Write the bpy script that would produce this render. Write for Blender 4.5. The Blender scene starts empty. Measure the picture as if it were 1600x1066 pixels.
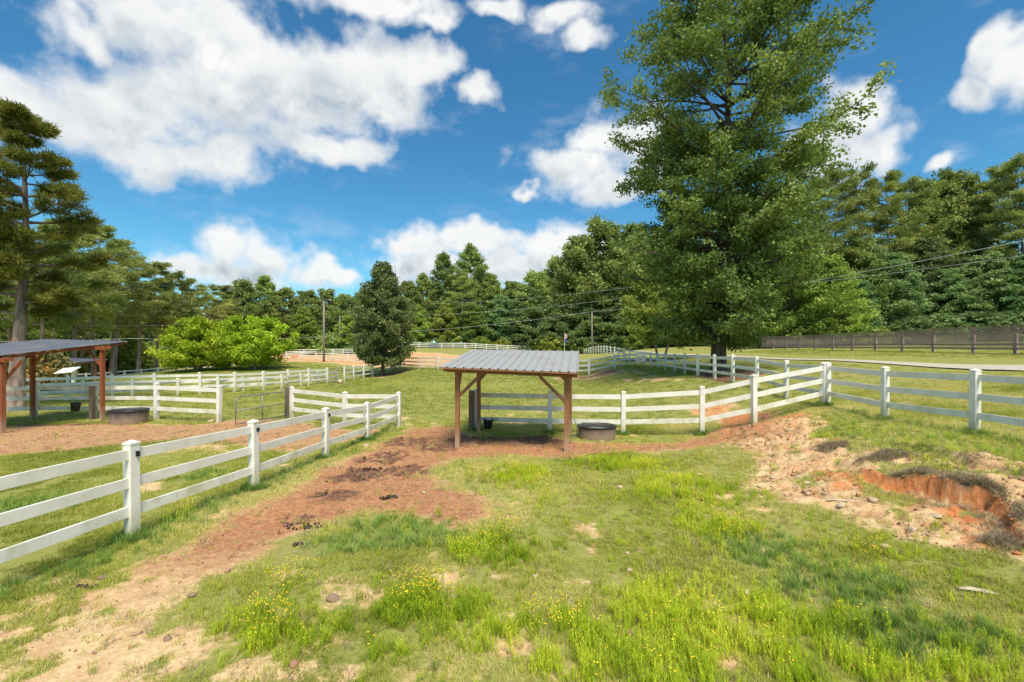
import bpy, math, random
import numpy as np
from mathutils import Vector, Matrix
R = math.radians
random.seed(7)
rng = np.random.default_rng(11)
scene = bpy.context.scene
C = scene.collection

# ------------------------------------------------------------------ camera
FPX, HZ, CAMZ = 711.0, 545.0, 2.75          # focal length in photo pixels, horizon row, camera height
cam_data = bpy.data.cameras.new('camera')
cam = bpy.data.objects.new('camera', cam_data)
C.objects.link(cam)
cam.location = (0, 0, CAMZ)
cam.rotation_euler = (R(90), 0, 0)
cam_data.lens = 16.0
cam_data.sensor_width = 36.0
cam_data.shift_y = 12.0 / 1600.0
cam_data.clip_start = 0.05
cam_data.clip_end = 3000
scene.camera = cam

# ------------------------------------------------------------------ sky, sun, exposure
SUN_EL, SUN_AZ = R(60), R(165)                # azimuth measured from +Y towards +X
world = bpy.data.worlds.new('World')
scene.world = world
world.use_nodes = True
world.cycles.sampling_method = 'NONE'
wn, wl = world.node_tree.nodes, world.node_tree.links
wn.clear()


def wnode(t, **kw):
    n = wn.new(t)
    for k, v in kw.items():
        setattr(n, k, v)
    return n


def wmath(op, a, b=None, c=None, clamp=False):
    n = wnode('ShaderNodeMath', operation=op, use_clamp=clamp)
    for i, v in enumerate((a, b, c)):
        if v is None:
            continue
        if isinstance(v, (int, float)):
            n.inputs[i].default_value = v
        else:
            wl.new(v, n.inputs[i])
    return n.outputs[0]


def wvec(op, a, b=None):
    n = wnode('ShaderNodeVectorMath', operation=op)
    for i, v in enumerate((a, b)):
        if v is None:
            continue
        if isinstance(v, (tuple, list)):
            n.inputs[i].default_value = v
        else:
            wl.new(v, n.inputs[i])
    return n.outputs[1] if op == 'LENGTH' else n.outputs[0]


def build_sky():
    sky = wnode('ShaderNodeTexSky', sky_type='NISHITA')
    sky.sun_disc = False
    sky.sun_elevation = SUN_EL
    sky.sun_rotation = SUN_AZ
    sky.altitude = 300
    sky.air_density = 1.0
    sky.dust_density = 0.7
    sky.ozone_density = 2.2
    hsv = wnode('ShaderNodeHueSaturation')
    hsv.inputs['Saturation'].default_value = 1.22
    hsv.inputs['Value'].default_value = 1.0
    wl.new(sky.outputs[0], hsv.inputs['Color'])
    tc = wnode('ShaderNodeTexCoord')
    d = tc.outputs['Generated']
    sep = wnode('ShaderNodeSeparateXYZ')
    wl.new(d, sep.inputs[0])
    az = wmath('ARCTAN2', sep.outputs[0], sep.outputs[1])
    el = wmath('ARCSINE', sep.outputs[2])
    comb = wnode('ShaderNodeCombineXYZ')
    wl.new(az, comb.inputs[0])
    wl.new(el, comb.inputs[1])
    # billowing edges: the cloud coordinates are warped by noise of the sky direction
    def noise(vec, scale, detail, rough=0.55, dim='3D'):
        n = wnode('ShaderNodeTexNoise')
        n.inputs['Scale'].default_value = scale
        n.inputs['Detail'].default_value = detail
        n.inputs['Roughness'].default_value = rough
        wl.new(vec, n.inputs['Vector'])
        return n
    w1 = noise(d, 9.0, 3)
    warp = wvec('MULTIPLY', wvec('SUBTRACT', w1.outputs['Color'], (0.5, 0.5, 0.5)), (0.14, 0.10, 0.0))
    P = wvec('ADD', comb.outputs[0], warp)
    blobs = [  # photo-measured cumulus lobes, turned into azimuth / elevation ellipses
        (120, 55, 62, 40), (230, 40, 110, 60), (345, 55, 100, 70), (70, 185, 110, 45), (200, 175, 130, 65),
        (330, 150, 150, 80), (460, 130, 140, 75), (560, 115, 110, 60), (650, 105, 60, 36), (600, 150, 80, 38),
        (240, 238, 125, 34), (335, 235, 50, 28), (515, 222, 75, 24),
        (590, 8, 120, 26), (670, 38, 45, 15), (770, 16, 35, 22), (880, 20, 55, 20), (905, 52, 38, 24),
        (752, 152, 36, 22),
        (930, 215, 62, 36), (900, 258, 74, 40), (970, 288, 62, 24), (826, 298, 24, 10), (1015, 240, 55, 55),
        (1335, 180, 62, 46), (1370, 232, 36, 34), (1290, 230, 60, 55),
        (1572, 66, 42, 52), (1550, 135, 44, 28), (1615, 100, 46, 50), (1465, 260, 24, 16),
        (360, 388, 60, 38), (420, 395, 60, 36), (305, 418, 45, 22), (495, 425, 50, 22), (380, 428, 110, 26), (535, 442, 40, 18),
        (635, 388, 55, 26), (740, 376, 56, 26), (860, 378, 70, 28), (930, 390, 60, 34), (700, 420, 110, 34), (820, 420, 105, 36),
    ]
    P2 = wvec('ADD', P, (0.012, 0.045, 0.0))
    dist, above = None, None
    for cx, cy, rx, ry in blobs:
        def ae(px, py):
            dx, dz = px - 800.0, HZ - py
            return math.atan2(dx, FPX), math.atan2(dz, math.hypot(FPX, dx))
        a0, e0 = ae(cx, cy)
        ra = abs(ae(cx + rx, cy)[0] - ae(cx - rx, cy)[0]) / 2
        re = abs(ae(cx, cy + ry)[1] - ae(cx, cy - ry)[1]) / 2
        q = wvec('MULTIPLY', wvec('SUBTRACT', P, (a0, e0, 0)), (1 / ra, 1 / re, 0))
        l = wvec('LENGTH', q)
        dist = l if dist is None else wmath('SMOOTH_MIN', dist, l, 0.25)
        l2 = wvec('LENGTH', wvec('MULTIPLY', wvec('SUBTRACT', P2, (a0, e0, 0)), (1 / ra, 1 / re, 0)))
        above = l2 if above is None else wmath('SMOOTH_MIN', above, l2, 0.25)
    body = wmath('SUBTRACT', 1.2, dist)
    body = wmath('MAXIMUM', body, -1.5)
    # the same kind of broken cumulus over the rest of the sky, outside the measured part
    g1 = noise(wvec('ADD', d, (3.1, 1.7, 0.4)), 3.2, 3)
    rest = wmath('MULTIPLY_ADD', g1.outputs['Fac'], 7.0, -3.9)
    out_az = wmath('MULTIPLY_ADD', wmath('ABSOLUTE', az), 6.0, -5.6, clamp=True)
    out_el = wmath('MULTIPLY_ADD', el, 6.0, -4.4, clamp=True)
    outside = wmath('MAXIMUM', out_az, out_el)
    low = wmath('MULTIPLY_ADD', el, 12.0, -0.3, clamp=True)
    rest = wmath('SUBTRACT', wmath('MULTIPLY', rest, low), wmath('MULTIPLY', wmath('SUBTRACT', 1.0, outside), 4.0))
    body = wmath('MAXIMUM', body, rest)
    f1 = noise(d, 14.0, 7, 0.58)
    dens = wmath('ADD', body, wmath('MULTIPLY', wmath('SUBTRACT', f1.outputs['Fac'], 0.5), 2.1))
    mr = wnode('ShaderNodeMapRange', interpolation_type='SMOOTHSTEP')
    mr.inputs['From Min'].default_value = -0.22
    mr.inputs['From Max'].default_value = 0.72
    wl.new(dens, mr.inputs['Value'])
    # thin wisps trailing off the cumulus
    st = wnode('ShaderNodeMapping')
    st.inputs['Scale'].default_value = (1.0, 1.0, 2.6)
    wl.new(d, st.inputs['Vector'])
    ws = noise(st.outputs[0], 7.0, 6, 0.62)
    veil = wmath('MULTIPLY', wmath('MULTIPLY_ADD', ws.outputs['Fac'], 4.0, -2.15, clamp=True), wmath('MULTIPLY_ADD', body, 0.5, 0.75, clamp=True))
    alpha = wmath('MAXIMUM', mr.outputs[0], wmath('MULTIPLY', veil, 0.42))
    # sunlit tops, greyer undersides: how much cloud lies above this direction
    f2 = noise(wvec('ADD', d, (0.0, 0.0, 0.022)), 11.0, 4, 0.6)
    over = wmath('SUBTRACT', wmath('SUBTRACT', 1.2, above), body)
    under = wmath('MULTIPLY_ADD', over, 0.7, 0.52, clamp=True)
    thick = wmath('MULTIPLY_ADD', f2.outputs['Fac'], 3.4, -1.05, clamp=True)
    core = wmath('MULTIPLY_ADD', dens, 0.8, -0.05, clamp=True)
    br = wmath('SUBTRACT', 1.0, wmath('MULTIPLY', wmath('MULTIPLY', wmath('ADD', under, 0.12), thick), wmath('MULTIPLY', core, 1.0)))
    cl = wnode('ShaderNodeMix', data_type='RGBA')
    cl.inputs[6].default_value = (2.15, 2.5, 2.8, 1)
    cl.inputs[7].default_value = (4.4, 4.4, 4.32, 1)
    mrb = wnode('ShaderNodeMapRange')
    mrb.inputs['From Min'].default_value = 0.5
    mrb.inputs['From Max'].default_value = 1.0
    wl.new(br, mrb.inputs['Value'])
    wl.new(mrb.outputs[0], cl.inputs[0])
    mix = wnode('ShaderNodeMix', data_type='RGBA')
    wl.new(wmath('MULTIPLY', alpha, 0.97), mix.inputs[0])
    tint = wnode('ShaderNodeMix', data_type='RGBA', blend_type='MULTIPLY')
    tint.inputs[0].default_value = 1.0
    tint.inputs[7].default_value = (0.42, 0.70, 0.68, 1)
    wl.new(hsv.outputs[0], tint.inputs[6])
    wl.new(tint.outputs[2], mix.inputs[6])
    wl.new(cl.outputs[2], mix.inputs[7])
    bg = wnode('ShaderNodeBackground')
    bg.inputs['Strength'].default_value = 0.12
    wl.new(mix.outputs[2], bg.inputs['Color'])
    out = wnode('ShaderNodeOutputWorld')
    wl.new(bg.outputs[0], out.inputs['Surface'])


build_sky()
sun_data = bpy.data.lights.new('sun', 'SUN')
sun = bpy.data.objects.new('sun', sun_data)
C.objects.link(sun)
sun_data.energy = 3.0
sun_data.angle = R(22)
sun_data.color = (1.0, 0.91, 0.75)
sun_dir = Vector((math.sin(SUN_AZ) * math.cos(SUN_EL), math.cos(SUN_AZ) * math.cos(SUN_EL), math.sin(SUN_EL)))
sun.rotation_euler = sun_dir.to_track_quat('Z', 'Y').to_euler()
sun.location = sun_dir * 60
vs = scene.view_settings
vs.view_transform = 'Standard'
vs.look = 'None'
vs.exposure = 0.92
vs.gamma = 1.0
vs.use_curve_mapping = False
scene.cycles.max_bounces = 6
scene.cycles.diffuse_bounces = 4
scene.cycles.transmission_bounces = 3
scene.cycles.transparent_max_bounces = 4
scene.cycles.caustics_reflective = False
scene.cycles.caustics_refractive = False
scene.cycles.sample_clamp_indirect = 4.0


# ------------------------------------------------------------------ small helpers
def sm(a, b, x):
    t = np.clip((x - a) / (b - a), 0, 1)
    return t * t * (3 - 2 * t)


def _hash(ix, iy, seed):
    n = (ix.astype(np.int64) * 374761393 + iy.astype(np.int64) * 668265263 + seed * 1442695041) & 0xFFFFFFFF
    n = ((n ^ (n >> 13)) * 1274126177) & 0xFFFFFFFF
    n = n ^ (n >> 16)
    return (n & 0xFFFFFF) / float(0xFFFFFF)


def vnoise(x, y, seed=0):
    x = np.asarray(x, float)
    y = np.asarray(y, float)
    ix, iy = np.floor(x), np.floor(y)
    fx, fy = x - ix, y - iy
    fx, fy = fx * fx * (3 - 2 * fx), fy * fy * (3 - 2 * fy)
    a, b = _hash(ix, iy, seed), _hash(ix + 1, iy, seed)
    c, e = _hash(ix, iy + 1, seed), _hash(ix + 1, iy + 1, seed)
    return (a * (1 - fx) + b * fx) * (1 - fy) + (c * (1 - fx) + e * fx) * fy


def fbm(x, y, scale=1.0, octs=4, seed=0):
    s, amp, tot = 0, 1.0, 0
    x, y = np.asarray(x, float) * scale, np.asarray(y, float) * scale
    for o in range(octs):
        s = s + vnoise(x, y, seed + o * 17) * amp
        tot += amp
        amp *= 0.5
        x, y = x * 2.03 + 11.3, y * 2.03 + 5.7
    return s / tot


def gp(px, py, D=None):
    """photo pixel on the ground -> world x, y, h (level ground unless a distance is given)"""
    if D is None:
        D = CAMZ * FPX / (py - HZ)
    return ((px - 800.0) * D / FPX, D, CAMZ - (py - HZ) * D / FPX)


def ray_ground(px, py):
    """first ground point met along the sight line of a photo pixel"""
    t = np.arange(2.2, 70, 0.015)
    x = (px - 800.0) / FPX * t
    z = CAMZ - (py - HZ) / FPX * t
    k = np.argmax(z <= height(x, t))
    return float(x[k]), float(t[k])


def mesh_obj(name, verts, faces, mat=None, parent=None, smooth=False):
    me = bpy.data.meshes.new(name)
    me.from_pydata([tuple(v) for v in verts], [], [tuple(f) for f in faces])
    me.update()
    if smooth:
        me.polygons.foreach_set('use_smooth', [True] * len(me.polygons))
    o = bpy.data.objects.new(name, me)
    C.objects.link(o)
    if mat:
        me.materials.append(mat)
    if parent:
        o.parent = parent
    return o


def fast_mesh(name, V, F, mat=None, attrs=None, smooth=False):
    """V (n,3) array, F (m,k) array of equal-size faces"""
    me = bpy.data.meshes.new(name)
    V = np.asarray(V, np.float32)
    F = np.asarray(F, np.int32)
    m, k = F.shape
    me.vertices.add(len(V))
    me.vertices.foreach_set('co', V.ravel())
    me.loops.add(m * k)
    me.loops.foreach_set('vertex_index', F.ravel())
    me.polygons.add(m)
    me.polygons.foreach_set('loop_start', np.arange(m, dtype=np.int32) * k)
    if smooth:
        me.polygons.foreach_set('use_smooth', np.ones(m, bool))
    me.update(calc_edges=True)
    for an, dom, arr in (attrs or []):
        a = me.attributes.new(an, 'FLOAT', dom)
        a.data.foreach_set('value', np.asarray(arr, np.float32))
    if mat:
        me.materials.append(mat)
    return me


def link(name, me, parent=None):
    o = bpy.data.objects.new(name, me)
    C.objects.link(o)
    if parent:
        o.parent = parent
    return o


def empty(name, loc, rz=0.0):
    o = bpy.data.objects.new(name, None)
    C.objects.link(o)
    o.location = loc
    o.rotation_euler = (0, 0, rz)
    o.empty_display_size = 0.2
    return o


def tag(o, label=None, cat=None, group=None, kind=None):
    if label:
        o['label'] = label
    if cat:
        o['category'] = cat
    if group:
        o['group'] = group
    if kind:
        o['kind'] = kind
    return o


class MB:
    def __init__(self):
        self.v, self.f = [], []

    def box(self, c, s, rz=0.0, bevel=0.0):
        x, y, z = s[0] / 2, s[1] / 2, s[2] / 2
        m = Matrix.Rotation(rz, 3, 'Z')
        b = len(self.v)
        for dz in (-z, z):
            for dx, dy in ((-x, -y), (x, -y), (x, y), (-x, y)):
                p = m @ Vector((dx, dy, dz))
                self.v.append((c[0] + p.x, c[1] + p.y, c[2] + p.z))
        self.f += [tuple(b + i for i in q) for q in ((0, 3, 2, 1), (4, 5, 6, 7), (0, 1, 5, 4), (1, 2, 6, 5), (2, 3, 7, 6), (3, 0, 4, 7))]
        return self

    def bar(self, p, q, w, h, up=(0, 0, 1)):
        """rectangular bar from p to q, w across, h in the up direction"""
        p, q, up = Vector(p), Vector(q), Vector(up)
        d = (q - p).normalized()
        s = d.cross(up)
        if s.length < 1e-4:
            s = d.cross(Vector((0, 1, 0)))
        s.normalize()
        u = s.cross(d).normalized()
        b = len(self.v)
        for e in (p, q):
            for a, c in ((-1, -1), (1, -1), (1, 1), (-1, 1)):
                self.v.append(tuple(e + s * a * w / 2 + u * c * h / 2))
        self.f += [tuple(b + i for i in t) for t in ((0, 1, 2, 3), (7, 6, 5, 4), (0, 4, 5, 1), (1, 5, 6, 2), (2, 6, 7, 3), (3, 7, 4, 0))]
        return self

    def tube(self, pts, radii, n=6, cap=True):
        pts = [Vector(p) for p in pts]
        if isinstance(radii, (int, float)):
            radii = [radii] * len(pts)
        b = len(self.v)
        prev = None
        for i, p in enumerate(pts):
            d = (pts[min(i + 1, len(pts) - 1)] - pts[max(i - 1, 0)])
            if d.length < 1e-6:
                d = Vector((0, 0, 1))
            d.normalize()
            if prev is None:
                s = d.orthogonal().normalized()
            else:
                s = prev - d * prev.dot(d)
                s = d.orthogonal().normalized() if s.length < 1e-5 else s.normalized()
            prev = s
            t = d.cross(s)
            for k in range(n):
                a = 2 * math.pi * k / n
                self.v.append(tuple(p + (s * math.cos(a) + t * math.sin(a)) * radii[i]))
        for i in range(len(pts) - 1):
            for k in range(n):
                self.f.append((b + i * n + k, b + i * n + (k + 1) % n, b + (i + 1) * n + (k + 1) % n, b + (i + 1) * n + k))
        if cap:
            self.f.append(tuple(b + k for k in reversed(range(n))))
            self.f.append(tuple(b + (len(pts) - 1) * n + k for k in range(n)))
        return self

    def build(self, name, mat, parent=None, smooth=False):
        return mesh_obj(name, self.v, self.f, mat, parent, smooth)


# ------------------------------------------------------------------ materials
def mat_new(name):
    m = bpy.data.materials.new(name)
    m.use_nodes = True
    nt = m.node_tree
    nt.nodes.clear()
    return m, nt.nodes, nt.links


class NB:
    """tiny node builder"""
    def __init__(self, name):
        self.m, self.n, self.l = mat_new(name)

    def node(self, t, **kw):
        n = self.n.new(t)
        for k, v in kw.items():
            setattr(n, k, v)
        return n

    def put(self, sock, v):
        if v is None:
            return
        if isinstance(v, (int, float, tuple, list)):
            if isinstance(v, (tuple, list)) and len(v) == 3 and len(sock.default_value) == 4:
                v = tuple(v) + (1.0,)
            sock.default_value = v
        else:
            self.l.new(v, sock)

    def math(self, op, a, b=None, c=None, clamp=False):
        n = self.node('ShaderNodeMath', operation=op, use_clamp=clamp)
        for i, v in enumerate((a, b, c)):
            self.put(n.inputs[i], v)
        return n.outputs[0]

    def mix(self, f, a, b, blend='MIX'):
        n = self.node('ShaderNodeMix', data_type='RGBA', blend_type=blend)
        self.put(n.inputs[0], f)
        self.put(n.inputs[6], a)
        self.put(n.inputs[7], b)
        return n.outputs[2]

    def attr(self, name, kind='GEOMETRY'):
        n = self.node('ShaderNodeAttribute', attribute_name=name, attribute_type=kind)
        return n.outputs['Fac']

    def coord(self, kind='Object'):
        if kind == 'Position':
            return self.node('ShaderNodeNewGeometry').outputs['Position']
        return self.node('ShaderNodeTexCoord').outputs[kind]

    def noise(self, vec, scale, detail=4, rough=0.55, dist=0.0, out='Fac'):
        n = self.node('ShaderNodeTexNoise')
        n.inputs['Scale'].default_value = scale
        n.inputs['Detail'].default_value = detail
        n.inputs['Roughness'].default_value = rough
        n.inputs['Distortion'].default_value = dist
        self.put(n.inputs['Vector'], vec)
        return n.outputs[out]

    def mapv(self, vec, scale=(1, 1, 1)):
        n = self.node('ShaderNodeMapping')
        n.inputs['Scale'].default_value = scale
        self.put(n.inputs['Vector'], vec)
        return n.outputs[0]

    def rng(self, v, a, b, c=0.0, d=1.0, smooth=True):
        n = self.node('ShaderNodeMapRange', interpolation_type='SMOOTHSTEP' if smooth else 'LINEAR')
        for i, x in zip(('From Min', 'From Max', 'To Min', 'To Max'), (a, b, c, d)):
            n.inputs[i].default_value = x
        self.put(n.inputs['Value'], v)
        return n.outputs[0]

    def bump(self, h, strength=0.3, dist=0.02, normal=None):
        n = self.node('ShaderNodeBump')
        n.inputs['Strength'].default_value = strength
        n.inputs['Distance'].default_value = dist
        self.put(n.inputs['Height'], h)
        if normal is not None:
            self.l.new(normal, n.inputs['Normal'])
        return n.outputs[0]

    def out(self, col, rough=0.8, metal=0.0, normal=None, spec=0.3):
        p = self.node('ShaderNodeBsdfPrincipled')
        self.put(p.inputs['Base Color'], col)
        self.put(p.inputs['Roughness'], rough)
        self.put(p.inputs['Metallic'], metal)
        p.inputs['Specular IOR Level'].default_value = spec
        if normal is not None:
            self.l.new(normal, p.inputs['Normal'])
        o = self.node('ShaderNodeOutputMaterial')
        self.l.new(p.outputs[0], o.inputs['Surface'])
        return self.m


def leaf_mat(name, dark, mid, light, special=None, trans=0.35, src='GEOMETRY'):
    b = NB(name)
    t = b.attr('tint', src)
    c = b.mix(b.rng(t, 0.0, 0.5), dark, mid)
    c = b.mix(b.rng(t, 0.5, 0.95), c, light)
    if special:
        c = b.mix(b.rng(t, 0.982, 0.988), c, special)
    if src == 'GEOMETRY':                    # every plant has its own shade of green
        rnd = b.node('ShaderNodeObjectInfo').outputs['Random']
        hs = b.node('ShaderNodeHueSaturation')
        b.put(hs.inputs['Hue'], b.math('MULTIPLY_ADD', rnd, 0.035, 0.482))
        b.put(hs.inputs['Value'], b.math('MULTIPLY_ADD', b.math('FRACT', b.math('MULTIPLY', rnd, 7.3)), 0.6, 0.72))
        b.put(hs.inputs['Color'], c)
        c = hs.outputs[0]
    d = b.node('ShaderNodeBsdfPrincipled')
    b.put(d.inputs['Base Color'], c)
    d.inputs['Roughness'].default_value = 0.6
    d.inputs['Specular IOR Level'].default_value = 0.15
    tr = b.node('ShaderNodeBsdfTranslucent')
    b.put(tr.inputs['Color'], b.mix(0.5, c, b.mix(1.0, c, (1.25, 1.2, 0.5), 'MULTIPLY')))
    ms = b.node('ShaderNodeMixShader')
    ms.inputs[0].default_value = trans
    b.l.new(d.outputs[0], ms.inputs[1])
    b.l.new(tr.outputs[0], ms.inputs[2])
    o = b.node('ShaderNodeOutputMaterial')
    b.l.new(ms.outputs[0], o.inputs['Surface'])
    return b.m


def simple_noise_mat(name, c1, c2, scale, rough=0.75, stretch=(1, 1, 1), bump=0.2, metal=0.0, spec=0.3, c3=None, kind='Position'):
    b = NB(name)
    v = b.mapv(b.coord(kind), stretch)
    n = b.noise(v, scale, 5, 0.6)
    col = b.mix(b.rng(n, 0.3, 0.7), c1, c2)
    if c3:
        col = b.mix(b.rng(b.noise(v, scale * 0.23, 3), 0.55, 0.7), col, c3)
    return b.out(col, rough, metal, b.bump(n, bump, 0.01), spec)


M = {}
# white vinyl with faint grime and green algae film
def vinyl(name, grime):
    b = NB(name)
    p = b.coord('Position')
    n = b.noise(p, 2.2, 5, 0.65)
    n2 = b.noise(b.mapv(p, (1, 1, 0.25)), 14.0, 4, 0.6)
    base = b.mix(n2, (0.84, 0.81, 0.75), (0.78, 0.75, 0.68))
    g = b.math('MULTIPLY', b.rng(n, 0.38, 0.7), grime)
    col = b.mix(g, base, (0.50, 0.50, 0.30))
    st = b.math('MULTIPLY', b.rng(b.noise(b.mapv(p, (1, 1, 0.3)), 9.0, 3), 0.62, 0.75), grime * 0.8)
    col = b.mix(st, col, (0.42, 0.33, 0.22))
    return b.out(col, 0.5, 0, b.bump(n2, 0.06, 0.004), 0.35)


M['vinyl'] = vinyl('white_vinyl', 0.4)
M['vinyl_dirty'] = vinyl('white_vinyl_grimy', 0.85)
M['vinyl_grey'] = vinyl('white_vinyl_muddy', 1.0)


def vinyl_post():
    b = NB('white_vinyl_post')
    p = b.coord('Position')
    so = b.node('ShaderNodeSeparateXYZ')
    b.l.new(b.coord('Object'), so.inputs[0])
    n = b.noise(p, 2.6, 5, 0.65)
    n2 = b.noise(b.mapv(p, (1, 1, 0.35)), 16.0, 5, 0.65)
    base = b.mix(n2, (0.84, 0.81, 0.75), (0.77, 0.74, 0.67))
    low = b.rng(b.math('SUBTRACT', so.outputs[2], b.math('MULTIPLY', n2, 0.55)), -0.25, 0.35, 1.0, 0.0)
    g = b.math('ADD', b.math('MULTIPLY', b.rng(n, 0.45, 0.75), 0.35), b.math('MULTIPLY', low, 0.75), clamp=True)
    col = b.mix(g, base, (0.47, 0.43, 0.27))
    return b.out(col, 0.5, 0, b.bump(n2, 0.08, 0.004), 0.35)


M['vinyl_post'] = vinyl_post()
M['bolt'] = simple_noise_mat('black_insulator', (0.01, 0.01, 0.01), (0.02, 0.02, 0.02), 20)


def timber(name, c1, c2, foot=None):
    b = NB(name)
    p = b.coord('Object')
    n = b.noise(b.mapv(p, (14, 14, 0.9)), 1.6, 5, 0.65, 0.6)
    n2 = b.noise(p, 2.6, 4, 0.6)
    col = b.mix(b.rng(n, 0.3, 0.72), c1, c2)
    col = b.mix(b.math('MULTIPLY', b.rng(n2, 0.45, 0.75), 0.5), col, (0.20, 0.13, 0.09))
    if foot:
        s = b.node('ShaderNodeSeparateXYZ')
        b.l.new(b.coord('Position'), s.inputs[0])
        f = b.rng(b.math('ADD', s.outputs[2], b.math('MULTIPLY', n2, 0.35)), 0.25, 0.85, 1.0, 0.0)
        col = b.mix(b.math('MULTIPLY', f, 0.8), col, foot)
    return b.out(col, 0.8, 0, b.bump(n, 0.35, 0.006), 0.2)


M['timber'] = timber('treated_timber', (0.36, 0.17, 0.08), (0.23, 0.10, 0.045), (0.42, 0.30, 0.20))
M['timber_red'] = timber('red_timber', (0.30, 0.09, 0.035), (0.20, 0.06, 0.025), (0.38, 0.26, 0.18))
M['timber_grey'] = timber('weathered_timber', (0.20, 0.15, 0.11), (0.12, 0.085, 0.06))
M['lattice'] = simple_noise_mat('lattice_timber', (0.46, 0.345, 0.33), (0.28, 0.20, 0.205), 5, 0.85, (1, 1, 1), 0.3, c3=(0.25, 0.21, 0.20))
M['lattice_strip'] = simple_noise_mat('lattice_strip_timber', (0.58, 0.48, 0.45), (0.40, 0.32, 0.31), 6, 0.85, (1, 1, 1), 0.2)
M['bark'] = simple_noise_mat('bark', (0.16, 0.12, 0.10), (0.06, 0.045, 0.04), 6, 0.9, (1, 1, 0.25), 0.8, kind='Object')
M['pine_bark'] = simple_noise_mat('pine_bark', (0.36, 0.27, 0.22), (0.13, 0.095, 0.08), 5, 0.9, (1.2, 1.2, 0.35), 0.9, kind='Object')
M['pale_bark'] = simple_noise_mat('pale_bark', (0.42, 0.36, 0.27), (0.24, 0.19, 0.14), 5, 0.9, (1, 1, 0.3), 0.4, kind='Object')
M['pole'] = simple_noise_mat('pole_wood', (0.30, 0.27, 0.24), (0.18, 0.16, 0.14), 8, 0.85, (1, 1, 0.15), 0.3)
M['wire'] = simple_noise_mat('wire', (0.62, 0.63, 0.64), (0.52, 0.53, 0.54), 4, 0.5, metal=0.2)
M['galv'] = simple_noise_mat('galvanised_tube', (0.30, 0.32, 0.33), (0.20, 0.215, 0.225), 9, 0.5, metal=0.4)
M['tub'] = None
M['black_plastic'] = simple_noise_mat('black_plastic', (0.012, 0.012, 0.016), (0.03, 0.03, 0.035), 7, 0.45, spec=0.5)
M['barrel'] = simple_noise_mat('orange_barrel', (0.75, 0.22, 0.04), (0.6, 0.17, 0.03), 3, 0.5)
M['stone'] = simple_noise_mat('pale_stone', (0.62, 0.49, 0.33), (0.42, 0.30, 0.19), 18, 0.85, bump=0.7, kind='Object')
M['stone_brown'] = simple_noise_mat('brown_stone', (0.36, 0.25, 0.17), (0.2, 0.13, 0.09), 18, 0.85, bump=0.7, kind='Object')
M['manure'] = simple_noise_mat('manure', (0.085, 0.05, 0.04), (0.03, 0.02, 0.018), 30, 0.9, bump=0.8)
M['thatch'] = simple_noise_mat('dead_roots', (0.46, 0.38, 0.31), (0.16, 0.12, 0.105), 38, 0.95, bump=1.0)
M['scrap'] = simple_noise_mat('bleached_wood', (0.62, 0.54, 0.40), (0.45, 0.37, 0.26), 16, 0.8, (1, 6, 1), 0.5, kind='Object')
M['dead_leaf'] = simple_noise_mat('dead_leaf', (0.22, 0.05, 0.02), (0.12, 0.03, 0.015), 40, 0.7)
M['hose'] = simple_noise_mat('green_hose', (0.05, 0.20, 0.14), (0.04, 0.15, 0.10), 8, 0.45)
M['drive'] = simple_noise_mat('concrete_drive', (0.50, 0.45, 0.37), (0.40, 0.36, 0.29), 3, 0.9, bump=0.1)


def tub_mat():
    b = NB('rubber_tub')
    p = b.coord('Object')
    s = b.node('ShaderNodeSeparateXYZ')
    b.l.new(p, s.inputs[0])
    n = b.noise(b.mapv(p, (5, 5, 1.3)), 2.0, 5, 0.65)
    f = b.rng(b.math('ADD', s.outputs[2], b.math('MULTIPLY_ADD', n, 0.4, -0.2)), 0.12, 0.48, 1.0, 0.0)
    col = b.mix(b.math('MULTIPLY', f, 0.9), (0.065, 0.06, 0.06), (0.34, 0.25, 0.18))
    return b.out(col, 0.6, 0, b.bump(n, 0.15, 0.006), 0.35)


M['tub'] = tub_mat()


def metal_roof(name, c1, c2):
    b = NB(name)
    p = b.coord('Object')
    n = b.noise(b.mapv(p, (6, 0.7, 1)), 2.0, 5, 0.65)
    n2 = b.noise(p, 1.4, 4, 0.6)
    col = b.mix(n, c1, c2)
    col = b.mix(b.math('MULTIPLY', b.rng(n2, 0.48, 0.72), 0.45), col, (0.30, 0.25, 0.20))
    return b.out(col, b.rng(n2, 0.2, 0.8, 0.42, 0.6), 0.35, b.bump(n2, 0.05, 0.01), 0.4)


M['roof'] = metal_roof('galvalume_roof', (0.47, 0.465, 0.45), (0.36, 0.355, 0.35))
M['roof_dark'] = metal_roof('slate_metal_roof', (0.165, 0.175, 0.22), (0.12, 0.13, 0.165))


def water_mat():
    b = NB('trough_water')
    return b.out((0.02, 0.022, 0.026), 0.06, 0, b.bump(b.noise(b.coord('Object'), 9, 2), 0.05, 0.01), 0.5)


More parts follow.
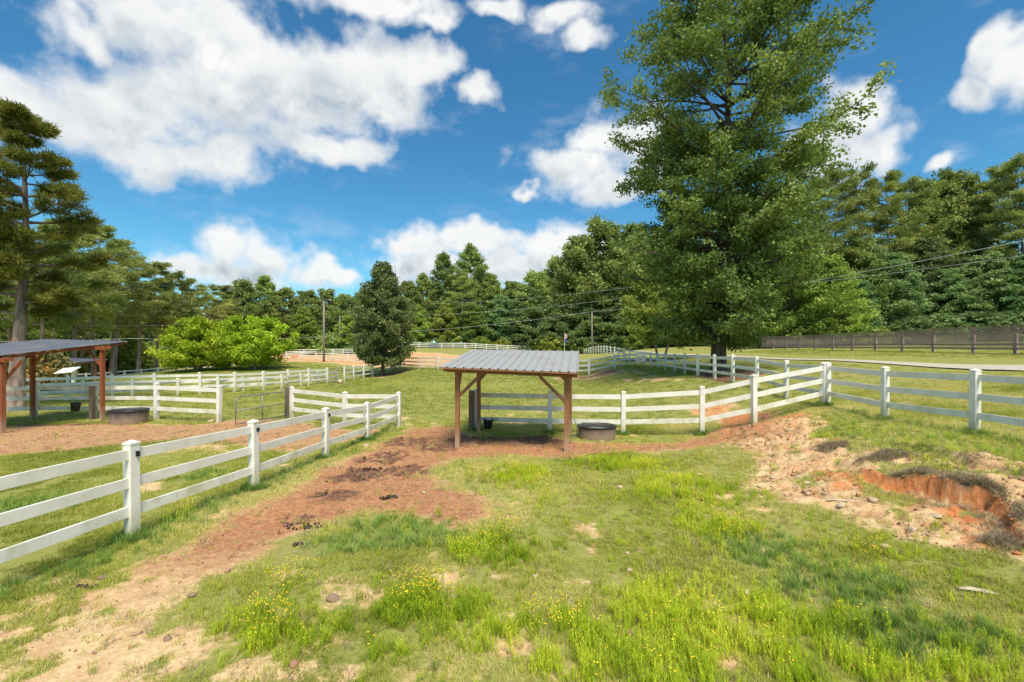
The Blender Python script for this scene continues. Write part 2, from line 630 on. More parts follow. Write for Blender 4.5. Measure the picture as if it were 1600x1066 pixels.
M['water'] = water_mat()
M['leaf_big'] = leaf_mat('sweetgum_leaf', (0.085, 0.125, 0.035), (0.19, 0.26, 0.065), (0.4, 0.45, 0.14), (0.800, 0.665, 0.091), 0.3)
M['leaf_oak'] = leaf_mat('oak_leaf', (0.125, 0.175, 0.062), (0.250, 0.331, 0.094), (0.450, 0.512, 0.163))
M['leaf_dark'] = leaf_mat('dark_leaf', (0.11, 0.165, 0.07), (0.185, 0.275, 0.105), (0.34, 0.43, 0.18))
M['leaf_light'] = leaf_mat('light_leaf', (0.118, 0.176, 0.040), (0.248, 0.334, 0.065), (0.473, 0.559, 0.133), (0.800, 0.559, 0.108))
M['leaf_bright'] = leaf_mat('bright_leaf', (0.120, 0.192, 0.018), (0.300, 0.420, 0.030), (0.576, 0.660, 0.072), None, 0.4)
M['leaf_pear'] = leaf_mat('pear_leaf', (0.1, 0.13, 0.055), (0.175, 0.22, 0.085), (0.34, 0.38, 0.16), (0.554, 0.361, 0.139))
M['needle'] = leaf_mat('pine_needle', (0.099, 0.127, 0.033), (0.231, 0.270, 0.055), (0.462, 0.462, 0.110), None, 0.3)
M['needle_dark'] = leaf_mat('far_pine_needle', (0.138, 0.181, 0.062), (0.269, 0.319, 0.094), (0.475, 0.500, 0.163), None, 0.3)
M['leaf_rust'] = leaf_mat('rusty_leaf', (0.075, 0.105, 0.045), (0.195, 0.180, 0.075), (0.630, 0.240, 0.053), None, 0.3)
M['leaf_yel'] = leaf_mat('yellowish_shrub_leaf', (0.105, 0.150, 0.027), (0.240, 0.285, 0.053), (0.420, 0.435, 0.090), None, 0.3)
M['grass'] = leaf_mat('grass_blade', (0.252, 0.294, 0.047), (0.441, 0.452, 0.089), (0.651, 0.588, 0.231), None, 0.3, 'INSTANCER')
M['grass_lush'] = leaf_mat('lush_grass_blade', (0.14, 0.235, 0.05), (0.24, 0.36, 0.075), (0.4, 0.47, 0.12), None, 0.3, 'INSTANCER')
M['weed'] = leaf_mat('weed_blade', (0.276, 0.380, 0.023), (0.483, 0.598, 0.034), (0.690, 0.713, 0.081), None, 0.4, 'INSTANCER')
M['straw'] = leaf_mat('dry_grass_blade', (0.192, 0.144, 0.096), (0.360, 0.288, 0.180), (0.576, 0.480, 0.312), None, 0.2, 'INSTANCER')
M['weed_clump'] = leaf_mat('weed_clump_blade', (0.22, 0.3, 0.02), (0.4, 0.48, 0.03), (0.56, 0.58, 0.07), None, 0.4)
M['flower'] = simple_noise_mat('yellow_petals', (0.82, 0.60, 0.03), (0.78, 0.52, 0.02), 30, 0.7, bump=0)
M['cloth'] = None

# ------------------------------------------------------------------ fence lines (read off the photograph: column, foot row, distance, post height)
def line(*pts):
    out = []
    for p in pts:
        px, py, D, h = p
        x, y, z = gp(px, py, D)
        out.append((x, y, z, h))
    return out


F1 = [(-6.30, 1.75, 0, 1.37), (-5.92, 4.2, 0, 1.37)] + line((207, 841, None, 1.37), (397, 764.5, None, 1.32), (508.7, 716, None, 1.22), (574, 689, None, 1.10), (623, 666, None, 1.18))
F2 = line((623.5, 665.2, None, 1.18), (540, 663.5, 16.6, 1.16), (456.5, 653, 18.1, 1.2))[1:]
F2 = [(F1[-1][0], F1[-1][1], F1[-1][2], 1.18)] + F2
F3 = line((342, 660, 17.0, 1.34), (244.5, 656, 17.6, 1.36), (148, 653.5, 18.0, 1.34), (54, 654, 18.2, 1.34), (-45, 655, 18.3, 1.34), (-150, 655, 18.3, 1.34))
F4 = line((-90, 634, 21.8, 1.3), (20, 630, 22.9, 1.3), (105, 626, 24.0, 1.3), (175, 622.5, 25.3, 1.3), (241, 619.5, 26.7, 1.3), (312, 616, 28.2, 1.3), (366, 612.8, 30, 1.27), (411, 610.5, 31.9, 1.3), (450, 605.5, 34, 1.3), (482, 603, 36, 1.3), (511, 598.5, 38, 1.25))
F4R = line((538, 597, 40, 1.3), (552.5, 594, 42, 1.3), (568, 591.5, 44, 1.3), (582, 589.5, 46, 1.25), (598.7, 585, 48.2, 1.25), (611, 581, 50, 1.2), (625, 574, 51.5, 1.2))
F4B = line((60, 633, 23.2, 0.98), (130, 628, 24.4, 0.98), (206, 623.5, 25.9, 0.98), (277, 620, 27.4, 0.98), (340, 616.5, 29, 0.98), (379, 614, 30.6, 0.98), (440, 609, 33.2, 0.98), (470, 605.5, 35.2, 0.98), (497, 602, 37.2, 0.98), (526, 599, 39.2, 0.95))
F5 = [F4R[-1]] + line((655, 577, 47.5, 1.28), (684.5, 578.3, 44.5, 1.28), (724, 582, 42, 1.28), (765, 585, 40, 1.28), (805, 588, 38, 1.28), (843, 587.5, 37, 1.28), (882, 587, 36, 1.28), (920, 586.5, 35.3, 1.28), (961, 575.5, 37.5, 1.1), (1004, 570.5, 41.4, 1.2))
F6 = line((1290, 635, 15, 1.37), (1228, 621.8, 17.4, 1.37), (1182.5, 605, 19.9, 1.3), (1145, 597, 22.3, 1.3), (1116.5, 593.0, 24.7, 1.3), (1090, 588, 27.1, 1.28), (1070, 584.7, 29.6, 1.28), (1054, 580.5, 32, 1.2), (1039.6, 578, 34.4, 1.2), (1028, 576, 36.9, 1.2), (1017, 573.5, 39.3, 1.2), (1007, 571, 41.7, 1.2))
_px6 = [(995, 568.5, 44.2), (984, 565.8, 46.8), (975, 563, 49.6), (967, 560.4, 52.4), (960, 558.4, 55.4), (954, 556.8, 58.6), (948.5, 555.4, 62), (943.5, 554.4, 65.4), (939, 553.6, 69), (935, 553.0, 72.6), (931, 552.9, 76.4), (927, 553.2, 80.2), (923.4, 553.6, 84.2), (919.8, 554.0, 88.2), (916.2, 554.4, 92.4), (912.6, 554.8, 96.8), (909, 555.2, 101.4)]
F6 += line(*[(a, b, c, 1.25) for a, b, c in _px6])
F7 = line((1293, 635.3, 14.9, 1.37), (1382.8, 655.5, 12.2, 1.38), (1522.8, 679, 9.95, 1.38))
F7 += [(10.12, 7.5, 0.88, 1.38), (10.15, 5.05, 0.88, 1.38), (10.2, 2.6, 0.86, 1.38)]
F8 = line((743.6, 673.5, 15.2, 1.33), (859, 677.6, 14.75, 1.33), (973.6, 679, 14.6, 1.35), (1097, 681.5, 14.2, 1.45), (1178, 663.4, 13.7, 1.44), (1286, 635, 14.95, 1.37))
F9 = line((598, 543.0, 97, 1.25), (612, 543.5, 96, 1.25), (628, 544, 95.5, 1.25), (641, 544.3, 95, 1.25), (655, 544.5, 95, 1.25), (673, 544.8, 95, 1.25), (690, 545, 95, 1.25), (708, 545, 95, 1.25), (726, 544.8, 95, 1.25), (743, 545.8, 95.5, 1.25), (760, 546.8, 96, 1.25), (777, 547.7, 97, 1.25), (793, 548.4, 98, 1.25), (810, 549.1, 99, 1.25), (827, 549.6, 100, 1.25), (844, 550, 101, 1.25))
F10 = line((434, 560.5, 72, 1.25), (448, 561.2, 70.5, 1.25), (471, 562.5, 68.8, 1.25), (494, 564, 67, 1.25), (519, 565.6, 65, 1.25), (544, 567, 63, 1.25), (568, 568.4, 61, 1.25))
F11 = line((418, 555.5, 96, 1.25), (447, 555, 96, 1.25), (475, 554.8, 96.5, 1.25), (503, 554.5, 97, 1.25), (521, 554.2, 97.5, 1.25), (536, 554, 98, 1.25), (551, 553.6, 98.5, 1.25), (566, 553.2, 98, 1.25))
F12 = line((20, 593, 70, 1.1), (52, 591.5, 71, 1.1), (84, 589.5, 73, 1.1), (110, 587.5, 75, 1.1), (134, 585.5, 77, 1.1), (157, 583.8, 79, 1.1), (182, 582, 81, 1.1), (206, 580, 83, 1.1), (228, 578, 85, 1.1), (251, 576, 87, 1.1), (275, 574, 89, 1.1))
F13 = line((60, 603, 48, 1.1), (103, 600, 50, 1.1), (135, 598, 52, 1.1), (165, 595.5, 54, 1.1), (195, 592.5, 56, 1.1), (221, 590, 58, 1.1), (247, 587.5, 60, 1.1), (271, 585, 62, 1.1), (294, 582.5, 64, 1.1), (316, 580, 66, 1.1), (342, 577.5, 68, 1.1), (366, 575, 70, 1.1), (390, 572.5, 72, 1.1), (412, 570, 74, 1.1))
FL = line((1190, 545, 60, 1.5), (1208, 545.5, 56.5, 1.5), (1228, 546, 53, 1.5), (1249, 546.6, 49.8, 1.5), (1273.6, 547, 46.5, 1.5), (1301, 547.5, 43.2, 1.5), (1332, 548, 40, 1.5), (1368, 548.4, 36.8, 1.5), (1410, 549, 33.5, 1.5), (1458.6, 550, 30.2, 1.5), (1521, 551.6, 26.9, 1.5), (1587, 552.5, 24.2, 1.5), (1680, 554.5, 21.2, 1.5), (1800, 557, 18.4, 1.5))

# ------------------------------------------------------------------ terrain height: smooth spline through the measured feet
ctrl = [(0, 2, 0), (-4, 2, 0), (3.5, 2, 0), (-9, 3, 0), (0, 6, 0), (-3, 8, 0), (3, 8, 0), (0, 10, 0), (0, 12.5, 0), (-10, 8, 0), (-10, 13, 0), (5.6, 6.5, 0.05), (5.8, 4, 0.1), (5.6, 9.5, 0.05), (5.2, 11.5, 0.06),
        (-16, 14.5, 0), (-25, 10, 0), (-25, 17, -0.05), (7.9, 9, 0.62), (8.2, 7, 0.62), (8.4, 5, 0.6), (8.6, 12, 0.72), (6.0, 12.6, 0.2), (5, 16.5, 0.05), (7.0, 17, 0.3), (6.0, 21, 0.1), (9, 19, 0.75), (6.6, 28, 0.3), (9.3, 26, 0.95), (9.6, 32, 1.0), (6.6, 33, 0.5),
        (-3, 22, 0), (0, 19, 0), (3, 24, 0.05), (-8, 28, -0.02), (-3, 32, 0.2), (2, 31, 0.25), (-9, 40, 0.25), (-11, 22, -0.05), (-14, 25, -0.08),
        (-21, 46, 0.75), (-23, 52, 1.1), (-27, 43, 0.8), (-32, 44, 0.65), (-25, 60, 0.98), (-40, 42, -0.2), (-30, 30, -0.1),
        (-14, 62, 1.25), (-5, 56, 1.0), (2, 60, 1.5), (8, 65, 1.8), (-12, 80, 2.0), (0, 80, 2.2), (8, 85, 2.0), (-30, 80, 1.25),
        (20.5, 18, 1.98), (23, 20.4, 2.05), (22.5, 25, 2.07), (24, 33, 2.12), (21, 30, 2.05), (21, 45, 2.08), (21, 64, 2.1), (40, 30, 3.0), (48, 60, 3.3), (18, 8, 1.7), (32, 8, 2.5), (13.0, 28, 1.2), (15, 40, 1.45), (20, 80, 2.3), (15.5, 15, 1.45), (15.5, 22, 1.55),
        (0, -6, 0), (-20, -6, 0), (12, -6, 0.9), (30, -8, 2), (0, 125, 2.6), (40, 120, 3.4), (-60, 125, -0.6), (-110, 100, -2), (-100, 60, -1.6), (-60, 30, -0.6), (-60, 0, -0.3), (80, 60, 4), (90, 0, 4), (150, 250, 4), (-200, 250, -1), (0, 250, 3), (0, 420, 4), (300, 420, 5), (-320, 420, 0), (300, 0, 5), (-320, 0, -2)]
for FF in (F1, F3, F4, F4R, F5, F6, F7, F8, F9, F10, F11, F12, F13, FL):
    ctrl += [(p[0], p[1], p[2]) for p in FF]
ctrl = np.array(ctrl, float)


def _phi(d2):
    return np.where(d2 > 1e-12, d2 * np.log(np.maximum(d2, 1e-12)) * 0.5, 0.0)


def _warp(x, y):          # near ground gets more room so that its detail is not smoothed away
    r = np.hypot(x, y)
    s = np.log1p(r / 12.0) * 12.0 / np.maximum(r, 1e-6)
    return x * s, y * s


cx, cy = _warp(ctrl[:, 0], ctrl[:, 1])
n_c = len(ctrl)
K = _phi((cx[:, None] - cx[None]) ** 2 + (cy[:, None] - cy[None]) ** 2) + np.eye(n_c) * 0.35
Pm = np.c_[np.ones(n_c), cx, cy]
A = np.block([[K, Pm], [Pm.T, np.zeros((3, 3))]])
sol = np.linalg.lstsq(A, np.r_[ctrl[:, 2], 0, 0, 0], rcond=None)[0]
wgt, aff = sol[:n_c], sol[n_c:]


def scarp_x(y):
    """x of the eroded clay cut on the bank"""
    base = np.interp(y, [2, 4.5, 5.8, 6.2, 6.7, 6.95, 7.2, 7.7, 8.3, 9.0, 10.0, 11.5], [6.9, 6.7, 6.62, 6.72, 7.25, 7.3, 7.1, 7.0, 6.72, 6.75, 6.9, 7.1])
    return base + (fbm(y, y * 0 + 3.3, 2.2, 4, 91) - 0.5) * 0.34 + (fbm(y, y * 0 + 1.3, 11.0, 2, 95) - 0.5) * 0.12


def height(x, y):
    x = np.atleast_1d(np.asarray(x, float))
    y = np.atleast_1d(np.asarray(y, float))
    shp = x.shape
    x, y = x.ravel(), y.ravel()
    out = np.empty_like(x)
    for i in range(0, len(x), 20000):
        a, b = x[i:i + 20000], y[i:i + 20000]
        u, v = _warp(a, b)
        d2 = (u[:, None] - cx[None]) ** 2 + (v[:, None] - cy[None]) ** 2
        out[i:i + 20000] = _phi(d2) @ wgt + aff[0] + aff[1] * u + aff[2] * v
    near = 1 - sm(18, 40, np.hypot(x, y))
    out = out + near * ((fbm(x, y, 0.9, 3, 5) - 0.5) * 0.06 + (fbm(x, y, 5.0, 3, 9) - 0.5) * 0.035)
    # the cut: ground pulled down below it and lifted above it, with a steep face between
    d = x - scarp_x(y)
    amp = np.interp(y, [3, 4.5, 6.0, 6.6, 7.2, 8.0, 8.8, 9.6, 11.0, 12.5], [0.05, 0.06, 0.08, 0.11, 0.15, 0.13, 0.06, 0.03, 0.02, 0.0]) * (0.55 + 0.8 * fbm(y, y * 0 + 5.5, 1.9, 2, 99))
    face = sm(-0.05, 0.06, d)
    below = np.clip((d + 1.6) / 1.6, 0, 1) ** 1.5
    above = np.clip(1 - d / 1.3, 0, 1)
    out = out + np.where(d < -0.05, -amp * below, 0) + np.where(d > 0.06, amp * above, 0) + np.where((d >= -0.05) & (d <= 0.06), amp * (2 * face - 1), 0)
    # a second, ragged ledge higher up the bank
    e = x - (8.35 + (fbm(y, y * 0 + 8.1, 1.6, 3, 44) - 0.5) * 0.5 + np.clip(y - 8, 0, 3) * -0.12)
    amp2 = np.interp(y, [3, 5, 7, 9, 10.5, 12], [0.03, 0.08, 0.11, 0.10, 0.05, 0])
    out = out + amp2 * np.where(e < 0, -np.clip((e + 0.7) / 0.7, 0, 1) ** 2, np.clip(1 - e / 0.7, 0, 1)) * sm(0, 0.05, np.abs(e))
    # lumpy bank slopes
    bank = sm(5.6, 6.6, x) * (1 - sm(9.3, 9.9, x)) * near
    out = out + bank * ((fbm(x, y, 1.8, 4, 23) - 0.5) * 0.26 + (np.abs(fbm(x, y, 4.5, 3, 29) - 0.5)) * 0.16)
    return out.reshape(shp)


def h1(x, y):
    return float(height([x], [y])[0])


# ------------------------------------------------------------------ ground cover masks (world x, y)
def poly_world(pts):
    return np.array([gp(px, py)[:2] for px, py in pts])


def sdf_poly(x, y, P):
    """signed distance (positive inside)"""
    d = np.full(x.shape, 1e9)
    inside = np.zeros(x.shape, bool)
    n = len(P)
    for i in range(n):
        ax, ay = P[i]
        bx, by = P[(i + 1) % n]
        ex, ey = bx - ax, by - ay
        t = np.clip(((x - ax) * ex + (y - ay) * ey) / (ex * ex + ey * ey + 1e-12), 0, 1)
        d = np.minimum(d, np.hypot(x - ax - t * ex, y - ay - t * ey))
        cond = ((ay > y) != (by > y)) & (x < (bx - ax) * (y - ay) / (by - ay + 1e-12) + ax)
        inside ^= cond
    return np.where(inside, d, -d)


PATH = poly_world([(-260, 1066), (0, 975), (150, 915), (270, 858), (400, 795), (500, 740), (590, 694), (640, 670), (700, 664), (760, 684), (850, 684), (900, 692), (970, 691), (1100, 689), (1150, 668), (1215, 672),
                   (1215, 705), (1130, 703), (1020, 700), (950, 708), (890, 716), (800, 712), (715, 716), (660, 738), (700, 758), (752, 778), (758, 808), (705, 828), (640, 802), (560, 800), (470, 828), (405, 872), (330, 905), (250, 960), (330, 1010), (240, 1066), (150, 1200)])
PADDOCK = poly_world([(-300, 672), (0, 664), (170, 660), (300, 664), (372, 654), (430, 656), (560, 672), (600, 668), (585, 680), (520, 700), (430, 706), (380, 700), (300, 690), (200, 697), (60, 712), (-200, 730)])
CLAY = np.array([(7.0, 13.9), (6.2, 13.4), (5.6, 12.2), (5.7, 10.8), (5.2, 9.8), (4.6, 8.9), (4.9, 8.1), (5.3, 7.3), (5.4, 6.5), (5.9, 5.6), (6.2, 4.6), (6.3, 2), (7.6, 2), (7.4, 5.0), (7.3, 6.2), (8.1, 6.6), (8.6, 7.6), (8.6, 8.8), (7.6, 9.6), (7.8, 11.5), (8.7, 12.8), (8.9, 14.0), (7.9, 14.2)])
CLAY2 = np.array([(6.7, 14.6), (7.4, 14.0), (8.3, 15.5), (8.3, 18.5), (7.4, 19.0), (6.7, 17.0)])
BANKDIRT = np.array([(10.3, 22.5), (12.4, 22.8), (14.8, 25.5), (14.6, 29.5), (12.0, 30), (10.9, 27)])
ARENA = np.array([(-48, 62), (-30, 60), (-15, 55), (-9.3, 48.6), (0, 41.5), (4, 42), (3, 52), (-4, 66), (-13, 79), (-30, 90), (-48, 92)])
LUSH = [(*gp(640, 835)[:2], 1.0, 0.75), (*gp(550, 850)[:2], 0.6, 0.5), (*gp(1190, 850)[:2], 0.9, 0.7), (*gp(1310, 905)[:2], 1.1, 0.6), (*gp(1430, 985)[:2], 0.9, 0.5), (*gp(60, 790)[:2], 1.0, 0.8), (*gp(330, 745)[:2], 0.8, 0.6)]
WEEDS = [(*gp(815, 745)[:2], 0.9, 0.9), (*gp(1080, 765)[:2], 1.4, 1.2), (*gp(960, 725)[:2], 1.6, 0.8), (*gp(780, 860)[:2], 0.9, 0.6), (*gp(1120, 820)[:2], 0.8, 0.7), (*gp(660, 960)[:2], 1.0, 0.6), (*gp(860, 1000)[:2], 1.0, 0.5), (*gp(1130, 960)[:2], 1.5, 0.9), (*gp(1350, 1000)[:2], 1.4, 0.7), (*gp(430, 985)[:2], 0.8, 0.5), (*gp(560, 1010)[:2], 0.9, 0.4), (*gp(1100, 1040)[:2], 1.6, 0.5), (*gp(1250, 720)[:2], 0.8, 0.6)]
BAREP = [(*gp(930, 828)[:2], 0.75, 0.45), (*gp(1000, 842)[:2], 0.4, 0.35), (*gp(690, 905)[:2], 0.35, 0.22), (*gp(780, 905)[:2], 0.3, 0.2), (*gp(560, 1000)[:2], 0.5, 0.2), (*gp(900, 1045)[:2], 0.5, 0.18), (*gp(500, 1050)[:2], 0.6, 0.2), (*gp(1180, 790)[:2], 0.5, 0.4), (*gp(380, 1040)[:2], 0.6, 0.3), (*gp(800, 1010)[:2], 0.35, 0.2), (*gp(1140, 1020)[:2], 0.3, 0.2), (*gp(840, 660)[:2], 2.6, 0.7), (*gp(660, 662)[:2], 1.0, 0.8), (*gp(330, 700)[:2], 2.0, 1.0), (*gp(450, 690)[:2], 1.6, 1.1), (*gp(230, 760)[:2], 0.8, 0.6), (*gp(560, 620)[:2], 2.0, 1.5)]
MUD = [(*gp(790, 683)[:2], 2.1, 0.85), (*gp(640, 690)[:2], 1.1, 1.1), (*gp(560, 745)[:2], 0.9, 0.7), (*gp(600, 715)[:2], 0.9, 1.0), (*gp(690, 700)[:2], 1.0, 0.8), (*gp(80, 662)[:2], 3.6, 0.7), (*gp(850, 690)[:2], 1.2, 0.6), (*gp(470, 812)[:2], 0.5, 0.3), (*gp(640, 735)[:2], 1.0, 0.7), (*gp(520, 775)[:2], 0.7, 0.4), (*gp(730, 690)[:2], 1.0, 0.7), (*gp(500, 730)[:2], 0.5, 0.4)]


def blobs_field(x, y, L):
    m = np.zeros(x.shape)
    for bx, by, rx, ry in L:
        m = np.maximum(m, 1 - sm(0.35, 1.15, np.hypot((x - bx) / rx, (y - by) / ry)))
    return m


def masks(x, y):
    n1, n2 = fbm(x, y, 0.8, 4, 31), fbm(x, y, 2.6, 4, 37)
    wob = (n1 - 0.5) * 1.1 + (n2 - 0.5) * 0.7
    dist = np.hypot(x, y)
    path = sm(-0.42, 0.40, sdf_poly(x, y, PATH) + wob * 0.6 + 0.08) * (1 - (1 - sm(5.0, 6.6, y)) * sm(0.50, 0.60, n2 * 0.6 + n1 * 0.4) * 0.8)
    padd = sm(-0.3, 0.5, sdf_poly(x, y, PADDOCK) + wob * 0.9)
    clay = sm(-0.30, 0.35, sdf_poly(x, y, CLAY) + wob * 1.0) * (1 - sm(0.54, 0.64, n1 * 0.5 + n2 * 0.5) * 0.6 * (y < 11.5))
    clay2 = sm(-0.3, 0.4, sdf_poly(x, y, CLAY2) + wob * 0.8)
    bdirt = sm(-0.8, 0.8, sdf_poly(x, y, BANKDIRT) + wob * 1.2)
    arena = sm(-1.0, 1.0, sdf_poly(x, y, ARENA) + wob * 2.0)
    barep = blobs_field(x, y, BAREP) * sm(0.36, 0.66, n2 + 0.06) * 0.85
    patchy = sm(0.54, 0.74, n1 * 0.5 + n2 * 0.5) * (1 - sm(16, 26, dist)) * 0.75 * (x > -5.5) * (x < 6.2)
    patchy = np.maximum(patchy, sm(0.46, 0.62, n1 * 0.35 + n2 * 0.65) * 0.55 * (1 - sm(5.2, 7.0, y)) * sm(-3.2, -2.2, x) * (1 - sm(0.6, 2.4, x)))
    shelf = (sm(9.4, 10.1, y) * 0)                                   # keeps shapes alike
    toe = sm(0.5, 1.0, (1 - np.abs(x - 9.55) / 0.5)) * (1 - sm(10, 13, y)) * sm(0.45, 0.65, n2) * 0.8
    slope_l = sm(6.6, 7.6, x) * (1 - sm(9.4, 10.2, x)) * sm(19, 22, y) * (1 - sm(36, 42, y)) * sm(0.44, 0.6, n1) * 0.8
    wash = sm(-0.6, 0.6, sdf_poly(x, y, np.array([(-14.2, 46), (-12, 48.5), (-10.5, 46.6), (-12.5, 44)])) + wob)
    shoulder = sm(-0.6, 0.6, sdf_poly(x, y, np.array([(3.2, 34), (6, 33.2), (9.2, 36.2), (8.2, 37.4), (5.8, 35.2), (3.2, 35.6)])) + wob)
    bare = np.maximum.reduce([path, padd, clay, clay2, bdirt, arena, barep, patchy, toe, slope_l, wash, shoulder])
    d = x - scarp_x(y)
    cut = (1 - sm(0.05, 0.12, np.abs(d - 0.01))) * sm(5.2, 6.2, y) * (1 - sm(8.5, 9.2, y))
    red = np.maximum.reduce([cut * (0.55 + 0.6 * n2), np.exp(-((d + 0.35) / 0.4) ** 2) * sm(4.8, 5.8, y) * (1 - sm(9.2, 10.5, y)) * sm(0.38, 0.6, n2) * 0.9, clay * 0.4, clay2 * 0.6, arena * 0.5, path * 0.35 * sm(0.42, 0.6, n1), sm(0.56, 0.66, n1) * clay * 0.7 * (1 - sm(7.0, 7.4, x) * (y < 10))])
    mud = np.maximum.reduce([blobs_field(x, y, MUD) * sm(0.28, 0.58, n2 * 0.45 + fbm(x, y, 7.0, 3, 77) * 0.55), bdirt * 0.85, slope_l * 0.5, wash * 0.8, shoulder * 0.7])
    bare = np.maximum(bare, cut)
    brown = np.maximum.reduce([path * sm(4.6, 6.6, y) * 1.0, padd * 0.75])
    lush = blobs_field(x, y, LUSH)
    return dict(bare=bare, red=red, mud=mud, lush=lush, brown=brown, cut=cut, clay=clay)


def axis(lo, hi, a, b, fine, grow, cap=18.0):
    mid = list(np.arange(a, b + 1e-6, fine))
    s, p, up = fine, b, []
    while p < hi:
        s = min(s * grow, cap)
        p += s
        up.append(p)
    s, p, dn = fine, a, []
    while p > lo:
        s = min(s * grow, cap)
        p -= s
        dn.append(p)
    return np.array(dn[::-1] + mid + up)


def ground_mat():
    b = NB('ground_cover')
    p = b.coord('Position')
    bare, red, mud, lush, brown = [b.attr(k) for k in ('bare', 'red', 'mud', 'lush', 'brown')]
    nl = b.noise(p, 0.35, 4, 0.6)
    nm = b.noise(p, 2.3, 5, 0.62)
    nf = b.noise(p, 13.0, 5, 0.68)
    nh = b.noise(p, 55.0, 4, 0.7)
    g = b.mix(b.rng(nm, 0.3, 0.7), (0.21, 0.25, 0.042), (0.295, 0.31, 0.07))
    g = b.mix(b.rng(nl, 0.45, 0.7), g, (0.33, 0.31, 0.095))
    g = b.mix(b.math('MULTIPLY', b.rng(nf, 0.44, 0.66), 0.5), g, (0.42, 0.33, 0.15))
    g = b.mix(b.math('MULTIPLY', b.rng(nh, 0.42, 0.7), 0.6), g, (0.16, 0.15, 0.05))
    g = b.mix(b.math('MULTIPLY', lush, 0.5), g, (0.12, 0.20, 0.05))
    tan = b.mix(b.rng(nf, 0.3, 0.7), (0.54, 0.37, 0.19), (0.71, 0.53, 0.30))
    tan = b.mix(b.math('MULTIPLY', b.rng(nm, 0.4, 0.65), 0.5), tan, (0.43, 0.24, 0.125))
    br = b.mix(b.rng(nf, 0.32, 0.68), (0.29, 0.112, 0.05), (0.43, 0.205, 0.105))
    dirt = b.mix(b.math('MULTIPLY', brown, 0.85), tan, br)
    rd = b.mix(b.rng(nf, 0.3, 0.7), (0.50, 0.15, 0.045), (0.56, 0.25, 0.10))
    dirt = b.mix(b.rng(b.math('ADD', red, b.math('MULTIPLY_ADD', nm, 0.5, -0.25)), 0.25, 0.85), dirt, rd)
    md = b.mix(b.rng(nf, 0.35, 0.65), (0.085, 0.045, 0.032), (0.27, 0.14, 0.085))
    dirt = b.mix(b.rng(b.math('ADD', mud, b.math('MULTIPLY_ADD', nf, 0.7, -0.35)), 0.3, 0.8), dirt, md)
    vor = b.node('ShaderNodeTexVoronoi')
    vor.inputs['Scale'].default_value = 26.0
    b.l.new(p, vor.inputs['Vector'])
    peb = b.rng(vor.outputs['Distance'], 0.10, 0.2, 1.0, 0.0)
    pebm = b.math('MULTIPLY', peb, b.rng(b.noise(p, 4.0, 2), 0.55, 0.7))
    dirt = b.mix(b.math('MULTIPLY', pebm, 0.6), dirt, (0.58, 0.48, 0.36))
    dirt = b.mix(b.math('MULTIPLY', b.rng(nh, 0.52, 0.8), 0.45), dirt, (0.22, 0.13, 0.08))
    nx_ = b.noise(p, 150.0, 3, 0.7)
    g = b.mix(b.math('MULTIPLY', b.rng(nx_, 0.5, 0.72), 0.55), g, (0.13, 0.13, 0.035))
    g = b.mix(b.math('MULTIPLY', b.rng(nx_, 0.48, 0.3), 0.4), g, (0.50, 0.44, 0.20))
    dirt = b.mix(b.math('MULTIPLY', b.rng(b.noise(p, 5.5, 4, 0.65), 0.52, 0.7), b.math('MULTIPLY', brown, 0.55)), dirt, (0.17, 0.075, 0.045))
    fac = b.rng(b.math('ADD', bare, b.math('MULTIPLY_ADD', nf, 0.8, -0.4)), 0.32, 0.68)
    col = b.mix(fac, g, dirt)
    hgt = b.math('ADD', b.math('MULTIPLY', nf, 1.0), b.math('ADD', b.math('MULTIPLY', nh, 0.35), b.math('MULTIPLY', pebm, 0.35)))
    return b.out(col, 0.92, 0, b.bump(hgt, 0.8, 0.035), 0.12)


gx = axis(-330, 330, -7.5, 10.6, 0.06, 1.055)
gy = axis(-14, 420, 2.4, 15.5, 0.055, 1.045)
GX, GY = np.meshgrid(gx, gy)
GZ = height(GX, GY)
mk = masks(GX.ravel(), GY.ravel())
# trampled soil is rougher than turf
rough = np.clip(mk['mud'] + mk['clay'] * 0.7 + mk['bare'] * 0.35, 0, 1).reshape(GX.shape) * (1 - sm(14, 22, np.hypot(GX, GY)))
GZ = GZ + rough * ((fbm(GX, GY, 6.5, 3, 61) - 0.5) * 0.13 + np.maximum(fbm(GX, GY, 5.0, 2, 63) - 0.55, 0) * 0.12 * mk['mud'].reshape(GX.shape)) + (mk['cut'].reshape(GX.shape)) * (fbm(GX, GY, 9.0, 2, 65) - 0.5) * 0.14
nx, ny = len(gx), len(gy)
V = np.c_[GX.ravel(), GY.ravel(), GZ.ravel()]
ii = (np.arange(ny - 1)[:, None] * nx + np.arange(nx - 1)[None]).ravel()
Fq = np.c_[ii, ii + 1, ii + nx + 1, ii + nx]
gme = fast_mesh('ground', V, Fq, ground_mat(), [(k, 'POINT', mk[k]) for k in ('bare', 'red', 'mud', 'lush', 'brown')], smooth=True)
ground = link('ground', gme)
tag(ground, 'rolling paddock ground of thin grass, tan sand and orange clay', None, None, 'structure')

# driveway: a pale strip across the upper lawn
dv, df = [], []
ys = np.arange(8, 96, 1.0)
left = np.interp(ys, [8, 18, 24, 40, 64, 95], [18.7, 19.4, 20.0, 20.2, 20.2, 20.4])
wid = np.interp(ys, [8, 17, 22, 30, 95], [3.8, 3.2, 1.5, 0.9, 0.9])
for k, yy in enumerate(ys):
    for j in range(5):
        xx = left[k] + wid[k] * j / 4
        dv.append((xx, yy, h1(xx, yy) + 0.05))
for k in range(len(ys) - 1):
    for j in range(4):
        a = k * 5 + j
        df.append((a, a + 1, a + 6, a + 5))
tag(mesh_obj('driveway', dv, df, M['drive'], None, True), 'pale concrete driveway crossing the upper lawn', None, None, 'structure')


